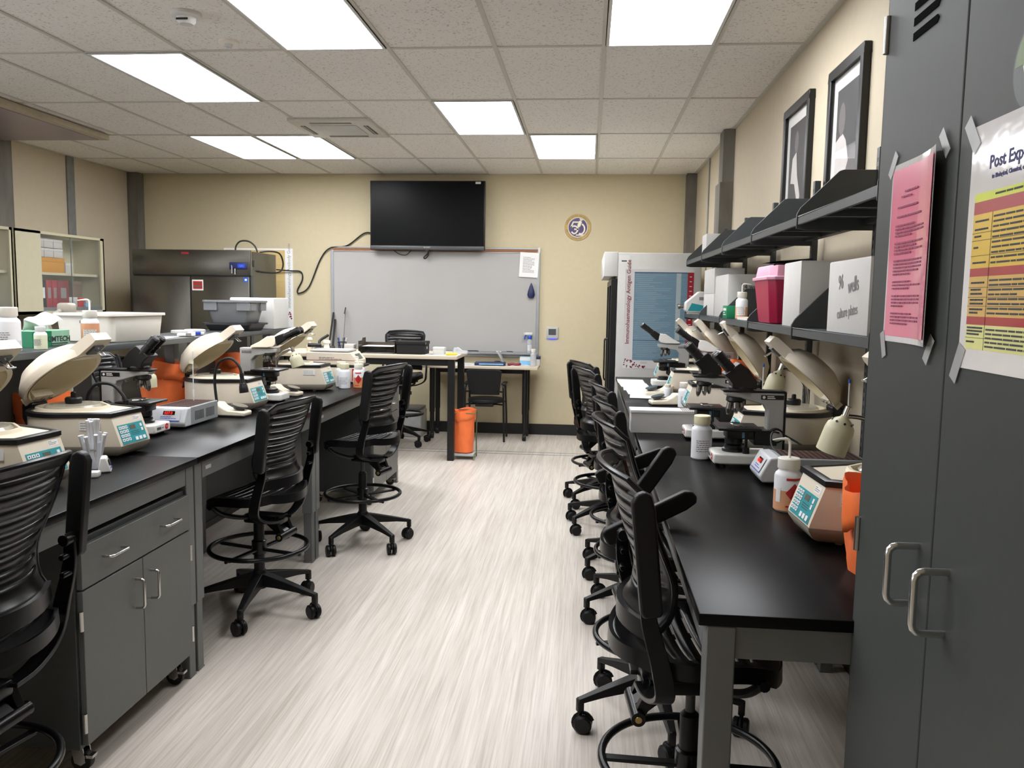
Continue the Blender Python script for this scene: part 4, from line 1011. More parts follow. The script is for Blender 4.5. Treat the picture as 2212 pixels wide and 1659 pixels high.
    b.build('lid_latch', ['chrome', 'tv_grey'], lid)
    b = B()
    for x in (-.045, .0, .045): b.cyl((x, .045, .004), (x, .045, -.006), .008, n=10)
    b.build('hinge_bolt', 'chrome', lid)
    B().prism([(-.235, .11), (-.205, .135), (-.2, .2), (-.222, .218), (-.25, .195), (-.25, .14)], 'x', -.045, .045).build('hinge_block', 'black', t, bevel=.004)
    return t
def set_lid(t, ang): kid(t, 'lid')[0].rotation_euler = (R(ang), 0, 0); return t
def side_label(t, side):
    """pale printed label on the flat side; side +1 is the local +x side"""
    p0 = Vector((side*.1635, -.008, 0)); p1 = Vector((side*.105, .215, 0))
    x = (p1-p0).normalized()*side; m = p0*.42+p1*.58+Vector((0, 0, .135)); nrm = x.cross(Vector((0, 0, 1)))
    if nrm.x*side < 0: x = -x; nrm = -nrm
    b = B().fr(m+nrm*.0012, x, (0, 0, 1)); b.box(-.04, .04, -.018, .018, 0, .0008, 0); b.lines(-.036, .036, -.015, .015, 3, .003, .0008, mi=1, seed=6)
    return b.build('printed_label', ['label', 'ink_soft'], t, smooth=0)
c1 = set_lid(centrifuge_proto('large looking open beige centrifuge on the left island, second from the left edge', (-2.065, 3.19, H), R(-94)), 40)
spots = [('open beige centrifuge cut off by the left edge, behind the nearest left stool', -2.015, 2.58, -94, 40, 1), ('third left centrifuge, behind the black gooseneck lamp', -2.105, 4.58, -92, 38, 1), ('farthest left centrifuge, beside the white plastic bottles', -2.03, 5.64, -92, 37, 1),
         ('nearest right centrifuge, cut off by the tall cabinet, beside an orange bag', .84, 2.37, 93, 48, -1), ('right centrifuge behind the nearest right microscope, lid wide open', .89, 3.8, 90, 43, -1), ('third right centrifuge, with orange bag behind its raised lid', .81, 4.97, 90, 53, -1), ('fourth right centrifuge, second raised lid from the blue poster', .8, 5.92, 90, 49, -1), ('farthest right centrifuge, its raised lid in front of the blue poster', .78, 6.8, 90, 46, -1)]
cf = [c1]
for l, x, y, rz, ang, side in spots: cf.append(set_lid(dup(c1, l, (x, y, H), R(rz)), ang))
for i in (0, 1, 3): side_label(cf[i], 1)
side_label(cf[4], -1)

# ================================================================== microscopes
def scope_base(t, logo=True, base='scope_white'):
    b = B(); b.prism([(-.075, -.15), (.075, -.15), (.085, -.12), (.085, .1), (.072, .13), (-.072, .13), (-.085, .1), (-.085, -.12)], 'z', .012, .055); b.build('scope_base', base, t, bevel=.008, seg=3)
    b = B()
    for sx in (-1, 1):
        for y in (-.12, .09): b.cyl((sx*.06, y, 0), (sx*.06, y, .014), .012, n=10)
    b.build('rubber_foot', 'rubber', t)
    B().lathe([(.046, .053), (.046, .066), (.038, .07), (.038, .08), (.028, .082), (0, .082)], 28, o=(0, .04, 0), ca=False).build('field_lens', 'scope_black', t)
    if logo:
        B().fr((-.035, .1305, .036), *PY).lathe([(0, 0), (.014, 0), (.014, .0012), (0, .0012)], 20).build('red_badge', 'red_logo', t, smooth=0)
        text('badge_lettering', 'Leica', .0085, 'label', t, (-.035, .132, .036), *PY)
        B().fr((.035, .1302, .034), *PY).box(-.018, .018, -.006, .006, 0, .0008).build('model_plate', 'tv_grey', t, smooth=0)
        b = B().fr((.0, .1302, .034), *PY); b.lines(-.01, .02, -.004, .004, 1, .005, seed=3); b.build('base_print', 'ink_soft', t, smooth=0)
def objectives(t, y, z, n=4, r=.026):
    b = B(); b.lathe([(0, z), (.036, z), (.038, z-.014), (.03, z-.022), (0, z-.024)], 24, o=(0, y, 0))
    b.build('nosepiece', 'scope_black', t)
    for k in range(n):
        a = PI/2+2*PI*k/n; d = Vector((.16*math.cos(a), .16*math.sin(a), -1)).normalized(); p = Vector((r*.75*math.cos(a), y+r*.75*math.sin(a), z-.018)); L = (.05, .042, .036, .03)[k % 4]
        q = B(); q.cyl(p, p+d*L*.65, .0125, n=14); q.cyl(p+d*L*.65, p+d*L, .0125, .008, n=14); q.cyl(p+d*L, p+d*(L+.006), .006, n=12); q.build('objective', 'lens_metal', t)
def eyepieces(t, y, z, ang, length, m='scope_black', sep=.028, body=.05):
    d = Vector((0, math.cos(ang), math.sin(ang)))
    for s in (-1, 1):
        p = Vector((s*sep, y, z)); q = B(); q.cyl(p, p+d*length*.5, .0205, n=18); q.cyl(p+d*length*.5, p+d*length*.56, .0235, n=18); q.cyl(p+d*length*.56, p+d*length, .0205, .0225, n=18); q.cyl(p+d*length, p+d*(length+.006), .0225, .015, n=18)
        q.build('eyepiece', m, t)
def stage(t, z, y0=-.055, y1=.115, w=.085, rot=0):
    b = B(); b.box(-w, w, y0, y1, z-.012, z, bev=.004); b.build('stage', 'scope_black', t)
    b = B(); b.box(-.04, .03, .012, .05, z, z+.004); b.tube(smooth_path([(-.05, .0, z+.004), (-.02, .045, z+.006), (.03, .05, z+.006), (.045, .01, z+.004)]), .003, 6); b.build('slide_clip', 'lens_metal', t)
    b = B(); b.box(-.05, .05, -.1, .075, z-.05, z-.012, bev=.006); b.lathe([(0, z-.05), (.036, z-.05), (.036, z-.072), (.026, z-.08), (0, z-.08)], 20, o=(0, .04, 0)); b.cyl((.055, .0, z-.09), (.055, .0, z-.012), .006, n=10); b.cyl((.055, 0, z-.11), (.055, 0, z-.08), .014, n=14)
    b.cyl((-.055, .0, z-.09), (-.055, .0, z-.012), .006, n=10); b.cyl((-.055, 0, z-.11), (-.055, 0, z-.08), .014, n=14)
    b.build('condenser', 'scope_black', t)
    for s in (-1, 1): B().box(s*.0505-.0006, s*.0505+.0006, .0, .016, z-.043, z-.02).build('blue_tag', 'sky', t, smooth=0)
def microscope_a(label, loc, rz):
    t = thing('microscope', label, 'microscope', loc, rz, 'laboratory microscopes'); scope_base(t)
    b = B(); b.prism([(-.15, .05), (-.085, .05), (-.085, .225), (-.07, .25), (.02, .275), (.085, .285), (.085, .3), (-.15, .3)], 'x', -.032, .032); b.build('scope_arm', 'scope_grey', t, bevel=.005)
    B().box(-.034, .034, -.153, .095, .3, .308, bev=.003).box(-.034, .034, -.156, -.15, .05, .305).build('arm_trim', 'scope_black', t)
    for s in (-1, 1):
        B().cyl((s*.03, -.118, .13), (s*.055, -.118, .13), .03, n=24).build('coarse_knob', 'scope_black', t, bevel=.003); B().cyl((s*.055, -.118, .13), (s*.068, -.118, .13), .022, n=24).build('fine_knob', 'scope_grey', t, bevel=.002)
        q = B().fr((s*.0325, -.1, .283), *((0, 1, 0), (0, 0, 1)) if s > 0 else ((0, -1, 0), (0, 0, 1))); q.box(-.045, .045, -.01, .008, 0, .0008, 0); q.cyl((-.033, -.001, .0008), (-.033, -.001, .0014), .006, n=14, mi=1); q.lines(-.02, .015, -.008, .006, 2, .004, .0008, mi=1, seed=8); q.build('arm_badge', ['black', 'label'], t, smooth=0)
    b = B(); b.box(-.06, .06, -.12, -.03, .09, .15); b.build('stage_carrier', 'scope_black', t, bevel=.004)
    objectives(t, .04, .278); stage(t, .16)
    b = B(); b.lathe([(.05, .306), (.05, .32), (.045, .325), (0, .325)], 26, o=(0, .02, 0), ca=False)
    b.loft([[(-.047, y0, z0), (.047, y0, z0), (.047, y1, z1), (-.047, y1, z1)] for y0, z0, y1, z1 in ((.06, .315, -.035, .315), (.062, .335, -.035, .345), (.075, .352, .0, .395), (.095, .37, .035, .42))])
    b.build('binocular_head', 'scope_black', t, bevel=.006)
    eyepieces(t, .055, .38, R(47), .1)
    return t
def microscope_b(label, loc, rz, head='cream', arm='scope_grey', ang=26):
    t = thing('microscope', label, 'microscope', loc, rz, 'laboratory microscopes'); scope_base(t, logo=False)
    b = B(); b.prism([(-.15, .05), (-.075, .05), (-.075, .26), (-.05, .285), (.09, .31), (.09, .335), (-.15, .335)], 'x', -.032, .032); b.build('scope_arm', arm, t, bevel=.006)
    for s in (-1, 1): B().cyl((s*.03, -.11, .11), (s*.06, -.11, .11), .028, n=22).build('focus_knob', 'scope_black', t, bevel=.003)
    q = B().fr((.0325, -.1, .31), (0, 1, 0), (0, 0, 1)); q.lines(-.035, .035, -.01, .008, 2, .005, seed=9); q.fr((-.0325, -.1, .31), (0, -1, 0), (0, 0, 1)).lines(-.035, .035, -.01, .008, 2, .005, seed=9); q.build('arm_print', 'ink', t, smooth=0)
    objectives(t, .03, .305, 4, .03); stage(t, .205, -.06, .12, .09)
    b = B(); b.box(-.045, .045, -.12, -.03, .12, .19); b.build('stage_carrier', 'scope_black', t, bevel=.004)
    b = B(); b.loft([[(-.05, y, z0), (.05, y, z0), (.042, y, z1), (-.042, y, z1)] for y, z0, z1 in ((-.075, .338, .348), (-.02, .338, .375), (.03, .338, .408), (.07, .345, .412), (.085, .36, .405))]); b.build('head_housing', head, t, bevel=.008, seg=3)
    d = (math.cos(R(ang)), math.sin(R(ang)))
    b = B(); b.loft([[(-w, .08+d[0]*l-d[1]*h0, .378+d[1]*l+d[0]*h0), (w, .08+d[0]*l-d[1]*h0, .378+d[1]*l+d[0]*h0), (w, .08+d[0]*l-d[1]*h1, .378+d[1]*l+d[0]*h1), (-w, .08+d[0]*l-d[1]*h1, .378+d[1]*l+d[0]*h1)] for l, w, h0, h1 in ((0, .042, -.03, .026), (.03, .044, -.028, .026), (.075, .046, -.022, .022))]); b.build('binocular_body', 'scope_black', t, bevel=.006)
    eyepieces(t, .08+d[0]*.065, .378+d[1]*.065, R(ang), .1)
    return t
ma = microscope_a('nearest right microscope, white base with red badge beside the tall white bottle', (.645, 3.4, H), R(90))
dup(ma, 'second right microscope, its base half hidden by the tall white bottle', (.605, 4.03, H), R(90))
dup(ma, 'black headed microscope on the left island beside the heating block', (-2.11, 3.66, H), R(-90))
microscope_b('farthest right microscope with a white head, in front of the blue poster', (.63, 6.45, H), R(90), 'scope_white', ang=36)
microscope_b('half hidden right microscope with a black stage, behind the small white bottle', (.8, 5.47, H), R(90), 'scope_white', ang=36)
microscope_b('cream headed microscope on the left island, in front of the farthest left centrifuge', (-2.0, 4.95, H), R(-90), 'cream')

# ================================================================== heating blocks
def heat_block(label, loc, rz):
    t = thing('heating_block', label, 'heating block', loc, rz, 'dry heating blocks'); w, l = .092, .185     # local front is +Y
    b = B(); b.box(-w, w, -l, l-.06, .008, .1); b.build('block_case', 'block_grey', t, bevel=.004)
    b = B(); b.prism([(l-.065, .008), (l, .008), (l+.012, .03), (l-.025, .1), (l-.065, .102)], 'x', -w-.004, w+.004); b.build('display_housing', 'block_light', t, bevel=.007, seg=3)
    up_ = Vector((0, -.037, .07)).normalized(); o_ = Vector((0, l-.0065, .067))
    b = B().fr(o_+Vector((0, .0015, .001)), (-1, 0, 0), up_); b.box(-.07, .07, -.03, .026, 0, .001, 0); b.box(-.02, .04, .0, .02, .001, .0018, 1); b.box(-.07, .07, -.032, -.0285, .001, .0014, 2); b.lines(-.03, .06, -.022, -.006, 2, .003, .001, mi=2, seed=3)
    b.build('display_panel', ['block_light', 'black_gloss', 'lcd_blue'], t, smooth=0)
    text('display_digits', '037.0', .019, 'red_led', t, o_+Vector((-.01, .0042, .0105)), (-1, 0, 0), up_)
    b = B(); b.box(-w+.012, w-.012, -l+.012, l-.075, .099, .1012, 0)
    for i in range(8):
        for j in range(14): b.cyl((-w+.024+.0195*i, -l+.024+.0205*j, .1012), (-w+.024+.0195*i, -l+.024+.0205*j, .102), .0065, n=8, mi=1)
    b.build('well_plate', ['block_inner', 'black'], t, smooth=0)
    b = B()
    for s in (-1, 1):
        for g0 in (-.14, -.02):
            for k in range(9): b.box(s*w-.0008, s*w+.0008, g0+.011*k, g0+.006+.011*k, .03, .075)
    b.build('side_vents', 'tv_grey', t, smooth=0)
    return t
hb = heat_block('grey heating block with red digits on the left island, showing 037.0', (-2.05, 4.01, H), PI)
dup(hb, 'grey and white heating block beside the orange wash bottle on the right table', (.83, 3.11, H), R(90))
def thermometer(label, loc, h, cap=None):
    t = thing('thermometer', label, 'thermometer', loc, 0, 'standing thermometers')
    B().cyl((0, 0, 0), (0, 0, h), .0026, n=8).build('glass_stem', 'milky', t)
    B().cyl((0, 0, .02), (0, 0, .06), .0045, n=10).build('stem_sleeve', 'label', t)
    if cap: B().cyl((0, 0, h-.01), (0, 0, h+.004), .005, n=10).build('stem_cap', cap, t)
    else: B().box(-.02, .004, -.001, .001, h*.75, h*.82).build('paper_flag', 'yellow_cap', t, smooth=0)
    return t
thermometer('thin white thermometer standing in the left heating block', (-2.06, 4.13, 1.011), .26)
thermometer('thin glass thermometer standing in the right heating block', (.965, 3.12, 1.011), .28, 'blue')
t_ = thermometer('thin white thermometer with a blue tip between two right centrifuges', (.87, 4.16, H), .355, 'blue'); B().lathe([(0, 0), (.03, 0), (.03, .012), (0, .014)], 16).build('stand_foot', 'scope_white', t_)
t_ = thermometer('thin white thermometer behind the lid edge of the large left centrifuge', (-2.27, 3.43, H), .3); B().lathe([(0, 0), (.03, 0), (.03, .012), (0, .014)], 16).build('stand_foot', 'scope_white', t_)

# ================================================================== gooseneck viewers
def viewer(label, loc, rz, neck=None, head='lamp_cream', metal='chrome', hl=.075, hr=.034, tilt=None):
    t = thing('agglutination_viewer', label, 'viewer lamp', loc, rz, 'tube viewers with mirrors')
    b = B(); b.prism([(-.1, .004), (.095, .004), (.098, .03), (.06, .034), (.0, .036), (-.04, .055), (-.06, .075), (-.1, .075)], 'x', -.045, .045); b.build('viewer_base', 'cream', t, bevel=.009, seg=3)
    B().box(-.044, .044, -.098, .094, 0, .005).build('base_foot', 'black', t)
    b = B().at((0, .045, .052), (R(-14), 0, 0)); b.lathe([(0, -.012), (.03, -.012), (.036, 0), (.044, .004), (.044, .01), (0, .01)], 28); b.build('mirror_mount', 'tv_grey', t)
    b = B().at((0, .045, .052), (R(-14), 0, 0)); b.lathe([(0, .0102), (.04, .0102), (.04, .0112), (0, .0112)], 28); b.build('mirror', 'mirror', t, smooth=0)
    if neck:
        P = smooth_path(neck, 7); B().tube(P, .0075, 10).build('gooseneck', metal, t)
        p = Vector(neck[-1]); d = (p-Vector(P[-3])).normalized()
        if tilt: d = Vector(tilt).normalized()
        x = d.orthogonal().normalized(); y = d.cross(x)
        b = B().fr(p, x, y); b.lathe([(0, -.028), (.011, -.028), (.011, -.004), (.014, .004), (hr*.55, .012), (hr*.92, .032), (hr, .05), (hr*1.02, hl), (hr*.95, hl), (hr*.9, .05), (0, .03)], 24); s = b.build('lamp_shade', head, t)
        b = B().fr(p, x, y); b.cyl((0, 0, -.036), (0, 0, -.004), .0115, n=12); b.build('lamp_socket', 'chrome' if head != 'scope_black' else 'black', s)
        b = B().fr(p, x, y)
        for k in range(8): a = 2*PI*k/8; b.cyl((hr*.72*math.cos(a), hr*.72*math.sin(a), .0195), (hr*.76*math.cos(a), hr*.76*math.sin(a), .0185), .004, n=8)
        b.build('vent_hole', 'black', s)
    return t
viewer('viewer with black gooseneck lamp standing in front of the third left centrifuge', (-1.93, 4.3, H), R(-93), [(0, -.085, .07), (-.0, -.095, .2), (0, -.07, .29), (0, .0, .315), (0, .05, .27), (0, .065, .2)], 'scope_black', 'rubber', .07, .024)
viewer('viewer with a cream lamp on a shiny gooseneck, before the farthest left centrifuge', (-1.97, 5.24, H), R(-95), [(0, -.085, .07), (-.02, -.085, .17), (-.0, -.05, .27), (0, .02, .31), (0, .05, .29)], tilt=(0, .35, -1), hl=.1, hr=.042)
viewer('viewer with a black gooseneck lamp between the large left centrifuge and its microscope', (-2.12, 3.455, H), R(-90), [(0, -.085, .07), (0, -.1, .18), (0, -.06, .25), (0, .02, .255), (0, .075, .2), (0, .085, .15)], 'scope_black', 'rubber', .07, .024)
viewer('viewer with a cream lamp behind the large left centrifuge, half hidden', (-2.32, 3.86, H), R(-120), [(0, -.085, .07), (0, -.08, .2), (-.06, -.03, .28), (-.13, -.02, .29), (-.18, -.02, .27)], tilt=(0, .0, -1), hl=.09, hr=.04)
viewer('small cream viewer with a tilted mirror on the right table, beside the small white bottle', (.5, 5.3, H), R(100))
viewer('farthest right cream viewer, in front of the white headed microscope', (.5, 5.82, H), R(100))
viewer('viewer with a cream lamp behind the second right centrifuge', (.99, 4.12, H), R(95), [(0, -.085, .07), (0, -.09, .2), (0, -.07, .27), (0, -.0, .335), (0, .05, .33)], tilt=(0, .35, -1), hl=.11, hr=.045)
viewer('viewer with a large cream lamp bent over the right heating block', (.965, 2.82, H), R(85), [(0, -.085, .07), (0, -.095, .18), (0, -.06, .24), (0, .04, .28), (0, .1, .285)], tilt=(.1, .3, -1), hl=.13, hr=.048)

# ================================================================== bottles
def bottle(label, loc, r, h, cap='milky_cap', liquid=None, lv=.5, straw=None, rz=0, lab=None, body='milky', group='plastic reagent bottles', neck=.72, name='plastic_bottle'):
    t = thing(name, label, 'bottle', loc, rz, group)
    hb = h*.74; P = [(0, 0), (r*.9, 0), (r, r*.12), (r, hb*.9), (r*.93, hb*.96), (r*neck, hb*1.03), (r*neck, h*.86)]
    B().lathe(P, 28).build('bottle_body', body, t)
    if liquid: B().lathe([(0, .0008), (r*.9, -.0002+.0008), (r+.0004, r*.12), (r+.0004, hb*lv), (r*.98, hb*lv+.001)], 28, cb=False).build('liquid', liquid, t)
    c = B(); c.lathe([(r*neck*1.08, h*.8), (r*neck*1.12, h*.81), (r*neck*1.12, h*.985), (r*neck*1.02, h), (0, h)], 30, ca=True); cp = c.build('cap', cap, t)
    if straw:
        L, dx = straw; B().tube(smooth_path([(0, 0, h*.9), (0, 0, h+L*.7), (dx*.1, 0, h+L*.97), (dx*.4, 0, h+L), (dx, 0, h+L*.93)], 6), .0042, 8, taper=[1]*18+[1-.09*i for i in range(7)]).build('spout', 'milky_cap', t)
    if lab == 'text' or lab == 'paper':
        b = B(); z0, z1 = hb*.2, hb*.62; n = 9; a0, a1 = -PI/2-.75, -PI/2+.75
        q = []
        if lab == 'paper':
            b.loft([[((r+.0006)*math.cos(a), (r+.0006)*math.sin(a), z0) , ((r+.0006)*math.cos(a), (r+.0006)*math.sin(a), z1), ((r+.001)*math.cos(a), (r+.001)*math.sin(a), z1), ((r+.001)*math.cos(a), (r+.001)*math.sin(a), z0)] for a in [a0+(a1-a0)*i/n for i in range(n+1)]], 0)
        rd = random.Random(int(r*9999)+int(h*999))
        for k in range(6):
            a = a0+.12; z = z1-(k+.6)*(z1-z0)/6.5
            while a < a1-.2:
                da = rd.uniform(.1, .3); b.loft([[((r+o_)*math.cos(aa), (r+o_)*math.sin(aa), zz) for o_, zz in ((.001, z), (.001, z+.0028), (.0014, z+.0028), (.0014, z))] for aa in (a, a+da)], 1); a += da+.06
        b.build('printed_label', ['label', 'ink_soft'], t, smooth=0)
    if lab == 'hazard':
        b = B(); q = r+.0008
        def patch(a0, a1, fz0, fz1, mi, off=0, n=8):
            b.loft([[((q+o_+off)*math.cos(a), (q+o_+off)*math.sin(a), z) for o_, z in ((0, fz0(a)), (0, fz1(a)), (.0005, fz1(a)), (.0005, fz0(a)))] for a in [a0+(a1-a0)*i/n for i in range(n+1)]], mi)
        zc, hh, c = hb*.5, hb*.25, -PI/2+.25
        patch(c-.62, c+.62, lambda a: zc-hh*(1-abs(a-c)/.63)-.0005, lambda a: zc+hh*(1-abs(a-c)/.63)+.0005, 0, n=10)
        patch(c-.6, c+.55, lambda a: hb*.82, lambda a: hb*.88, 0); patch(c-.6, c+.1, lambda a: hb*.14, lambda a: hb*.18, 0)
        for s in (-1, 1): patch(c-.31, c+.31, lambda a: zc+s*hh*(a-c)/.62-.001, lambda a: zc+s*hh*(a-c)/.62+.001, 1, .0008)
        patch(-PI/2-1.15, -PI/2-.75, lambda a: hb*.25, lambda a: hb*.62, 2)
        b.build('hazard_label', ['red', 'red_dark', 'label'], t, smooth=0)
    return t
bottle('orange wash bottle with a red diamond label on the nearest right table', (.65, 2.66, H), .043, .17, liquid='peach_liquid', lv=.55, straw=(.06, -.055), lab='hazard', group='wash bottles', name='wash_bottle')
bottle('tall white bottle with a pale yellow cap in front of the second right microscope', (.49, 3.5, H), .043, .185, 'yellow_cap', lab='text')
bottle('small white bottle standing past the long white box on the right table', (.61, 5.2, H), .038, .158, 'milky_cap', lab='text')
bottle('orange wash bottle on the lower wall shelf beside the red sharps bin', (.87, 4.82, 1.4755), .034, .155, liquid='peach_liquid', lv=.6, straw=(.045, .05), lab='paper', group='wash bottles', name='wash_bottle', rz=-.3)
bottle('largest white bottle on the raised island shelf at the left edge', (-2.38, 3.19, SZ), .046, .185, liquid='milky_liquid', lv=.35, lab='text')
bottle('short pale bottle on the raised shelf in front of the green tissue box', (-2.36, 3.36, SZ), .026, .1, 'milky', liquid='pale_liquid', lv=.85, lab='text')
bottle('orange wash bottle on the raised shelf in front of the white tub', (-2.36, 3.72, SZ), .04, .165, liquid='peach_liquid', lv=.85, straw=(.05, -.05), lab='paper', group='wash bottles', name='wash_bottle', rz=.5)
for x, y, h, l in ((-1.83, 5.98, .17, 'yellow capped white bottle nearest the farthest left centrifuge'), (-1.79, 5.86, .185, 'yellow capped white bottle second from the centrifuge in the left bottle group'), (-1.74, 5.77, .18, 'front yellow capped white bottle with printed lines in the left bottle group'), (-1.71, 6.05, .175, 'rear yellow capped white bottle behind the orange one in the left bottle group')):
    bottle(l, (x, y, H), .041, h, 'yellow_cap', lab='text')
bottle('orange wash bottle with a red diamond at the end of the left island', (-1.655, 5.83, H), .038, .175, 'milky_cap', liquid='orange_liquid', lv=.6, straw=(.05, -.03), lab='hazard', group='wash bottles', name='wash_bottle')
bottle('clear bottle on the right end of the low desk', (-.6, 9.12, .83), .034, .19, 'milky_cap', body='clear_plastic', group='bottles at the low desk')
sp = bottle('spray bottle with a blue and white trigger on the whiteboard tray', (-.665, 9.435, .9555), .03, .2, 'blue', body='clear_plastic', lab='paper', group='bottles at the low desk', name='spray_bottle')
B().box(-.05, .03, -.012, .012, .205, .235, bev=.006).box(-.068, -.05, -.01, .01, .212, .232).build('spray_head', 'white', sp)
B().tube([(-.035, 0, .21), (-.055, 0, .19), (-.06, 0, .155)], .008, 8).build('trigger', 'blue', sp)

# ================================================================== other things on the left island
kb = thing('tissue_box', 'green and white tissue wipe box on the raised shelf behind the short pale bottle', 'tissue box', (-2.5, 3.56, SZ), R(-8))
B().box(-.06, .06, -.11, .11, 0, .075).build('tissue_carton', 'green_pale', kb, bevel=.002)
B().box(.0602, .0608, -.112, -.0, .0, .072).box(-.061, .061, -.1108, -.1102, 0, .072).build('green_print', 'green', kb, smooth=0)
text('brand_lettering', 'KIMTECH', .034, 'ink', kb, (.0612, .04, .034), *PX, bold=.0008)
b = B().fr((.061, .045, .012), *PX); b.box(-.05, .05, .0, .005, 0, .0004); b.lines(-.05, .05, -.01, -.003, 2, .002, seed=2); b.build('carton_print', 'ink', kb, smooth=0)
b = B(); rd = random.Random(4)
P = [[(-.03+.01*math.sin(3*u+v*2), -.07+.15*u, .074+v*(.05+.03*u)+.004*math.sin(9*u)) for u in [i/10 for i in range(11)]] for v in (0, .5, 1)]
P += [[(p[0]+.035+.02*i, p[1]+.01*i, p[2]-.018*i) for p in P[-1]] for i in (1, 2)]
vs = [p for r_ in P for p in r_]; b.mesh(vs, [(j*11+i, j*11+i+1, (j+1)*11+i+1, (j+1)*11+i) for j in range(len(P)-1) for i in range(10)]); b.build('tissue', 'paper', kb, solid=.0015)
def tub(name, label, cat, loc, rz, w, d, h, m, lipm=None, taper=.86, ribs=False, lip=.012):
    t = thing(name, label, cat, loc, rz)
    def rr(k, z, e=0): 
        a, c_, r_ = w/2*k+e, d/2*k+e, .03
        return [(sx*(a-r_)+r_*math.cos(A), sy*(c_-r_)+r_*math.sin(A), z) for sx, sy, A0 in ((1, 1, 0), (-1, 1, PI/2), (-1, -1, PI), (1, -1, 3*PI/2)) for A in [A0+PI/2*i/4 for i in range(5)]]
    B().loft([rr(taper-.03, 0), rr(taper, .006), rr(1, h-.012), rr(1, h), rr(1, h, -.006), rr(taper, .012, -.006), rr(taper-.05, .01, -.006)]).build('tub_body', m, t)
    B().loft([rr(1, h-.012), rr(1, h-.012, lip), rr(1, h, lip), rr(1, h+.001, lip-.003), rr(1, h+.001, -.004)], ca=False, cb=False).build('tub_rim', lipm or m, t)
    if ribs:
        b = B()
        for s in (-1, 1):
            for q in (-1, 1):
                b.box(q*w*.36-.05, q*w*.36+.05, min(s*d/2*.9, s*(d/2+.006)), max(s*d/2*.9, s*(d/2+.006)), h*.55, h-.01); b.box(min(q*w/2*.9, q*(w/2+.006)), max(q*w/2*.9, q*(w/2+.006)), s*d*.3-.04, s*d*.3+.04, h*.55, h-.01)
        b.build('tub_rib', m, t, bevel=.003)
    return t
wt = tub('plastic_tub', 'large white plastic tub on the raised island shelf', 'tub', (-2.5, 4.13, SZ), R(-6), .33, .43, .145, 'milky_cap', None, .94)
text('handwriting', 'section mg', .026, 'ink', wt, (.03, -.2145, .105), *NY, sx=.9)
gt = tub('storage_tub', 'grey storage tub on the raised island shelf, in front of the white foam box', 'tub', (-2.48, 5.62, SZ+.0545), R(-4), .34, .24, .155, 'grey_plastic', 'grey_plastic', .8, True, .016)
bt = tub('black_tray', 'black tray under the grey storage tub on the raised shelf', 'tray', (-2.48, 5.62, SZ), R(-4), .34, .26, .054, 'tray_dark', None, .9, False, .014)
b = B().box(-.17, .17, -.15, .15, 0, .23, bev=.01).build('foam_box', 'white', loc=(-2.47, 6.03, SZ)); tag(b, 'white foam box on the raised shelf behind the grey storage tub', 'box')
# loose papers and small things on the raised shelf
def sheet(label, x, y, z, rz, w=.216, d=.28, m='paper', lift=0, group=None, rows=14, seed=1, name='paper_sheet'):
    t = thing(name, label, 'paper', (x, y, z), rz, group)
    b = B(); n = 8; b.loft([[(w*(i/n-.5), -d/2, lift*(i/n)**2), (w*(i/n-.5), d/2, lift*(i/n)**2), (w*(i/n-.5), d/2, lift*(i/n)**2+.0006), (w*(i/n-.5), -d/2, lift*(i/n)**2+.0006)] for i in range(n+1)]); b.build('sheet', m, t, smooth=50)
    if rows: B().at((0, 0, .0008)).lines(-w*.4, w*.4, -d*.38, d*.4, rows, .003, seed=seed).build('print', 'ink_soft', t, smooth=0)
    return t
sheet('white printed paper on the raised shelf beside the white tub', -2.46, 4.48, SZ+.0007, .2, lift=0)
sheet('curled white paper leaning on the end of the white tub', -2.58, 4.42, SZ+.002, 1.9, lift=.05, rows=0)
for i, (y, l) in enumerate(((4.98, 'nearer flat white lid on the raised shelf, left of the grey tub'), (5.15, 'farther flat white lid on the raised shelf, nearest the grey tub'))):
    tag(B().lathe([(0, 0), (.062, 0), (.066, .004), (.066, .018), (.06, .022), (0, .022)], 26).build('dish_lid', 'white', loc=(-2.55, y, SZ)), l, 'lid', 'flat white lids on the shelf')
for x, y, c_, l in ((-2.36, 4.66, 'white', 'small white pouch on the raised shelf, nearest the white tub'), (-2.38, 4.82, 'pale_grey', 'small grey and blue pouch on the raised shelf beside the white pouch')):
    t = thing('pouch', l, 'pouch', (x, y, SZ), .4, 'small pouches on the shelf'); B().box(-.05, .05, -.04, .04, 0, .02, bev=.008, seg=3).build('pouch_body', c_, t); B().box(.0, .03, -.041, .041, .005, .0205).build('pouch_print', 'lcd_blue' if c_ != 'white' else 'ink_soft', t, smooth=0)
# jointed beige arm on the far table
da = thing('document_camera', 'beige jointed arm camera behind the tissue box, on the hidden island table', 'camera', (-2.98, 4.28, H))
B().box(-.12, .12, -.1, .1, 0, .05, bev=.01).build('camera_base', 'base_grey', da)
b = B(); b.tube([(0, 0, .05), (-.02, .0, .46)], .012, 10); b.tube(smooth_path([(-.02, 0, .46), (.0, .04, .51), (.03, .1, .555)]), .014, 10); b.cyl((-.045, 0, .46), (.03, 0, .46), .02, n=16); b.build('camera_arm', 'base_grey', da)
B().box(-.0, .08, .1, .18, .53, .6, bev=.018, seg=3).build('camera_head', 'base_grey', da)
B().box(.005, .075, .105, .175, .524, .533).build('camera_trim', 'purple', da)
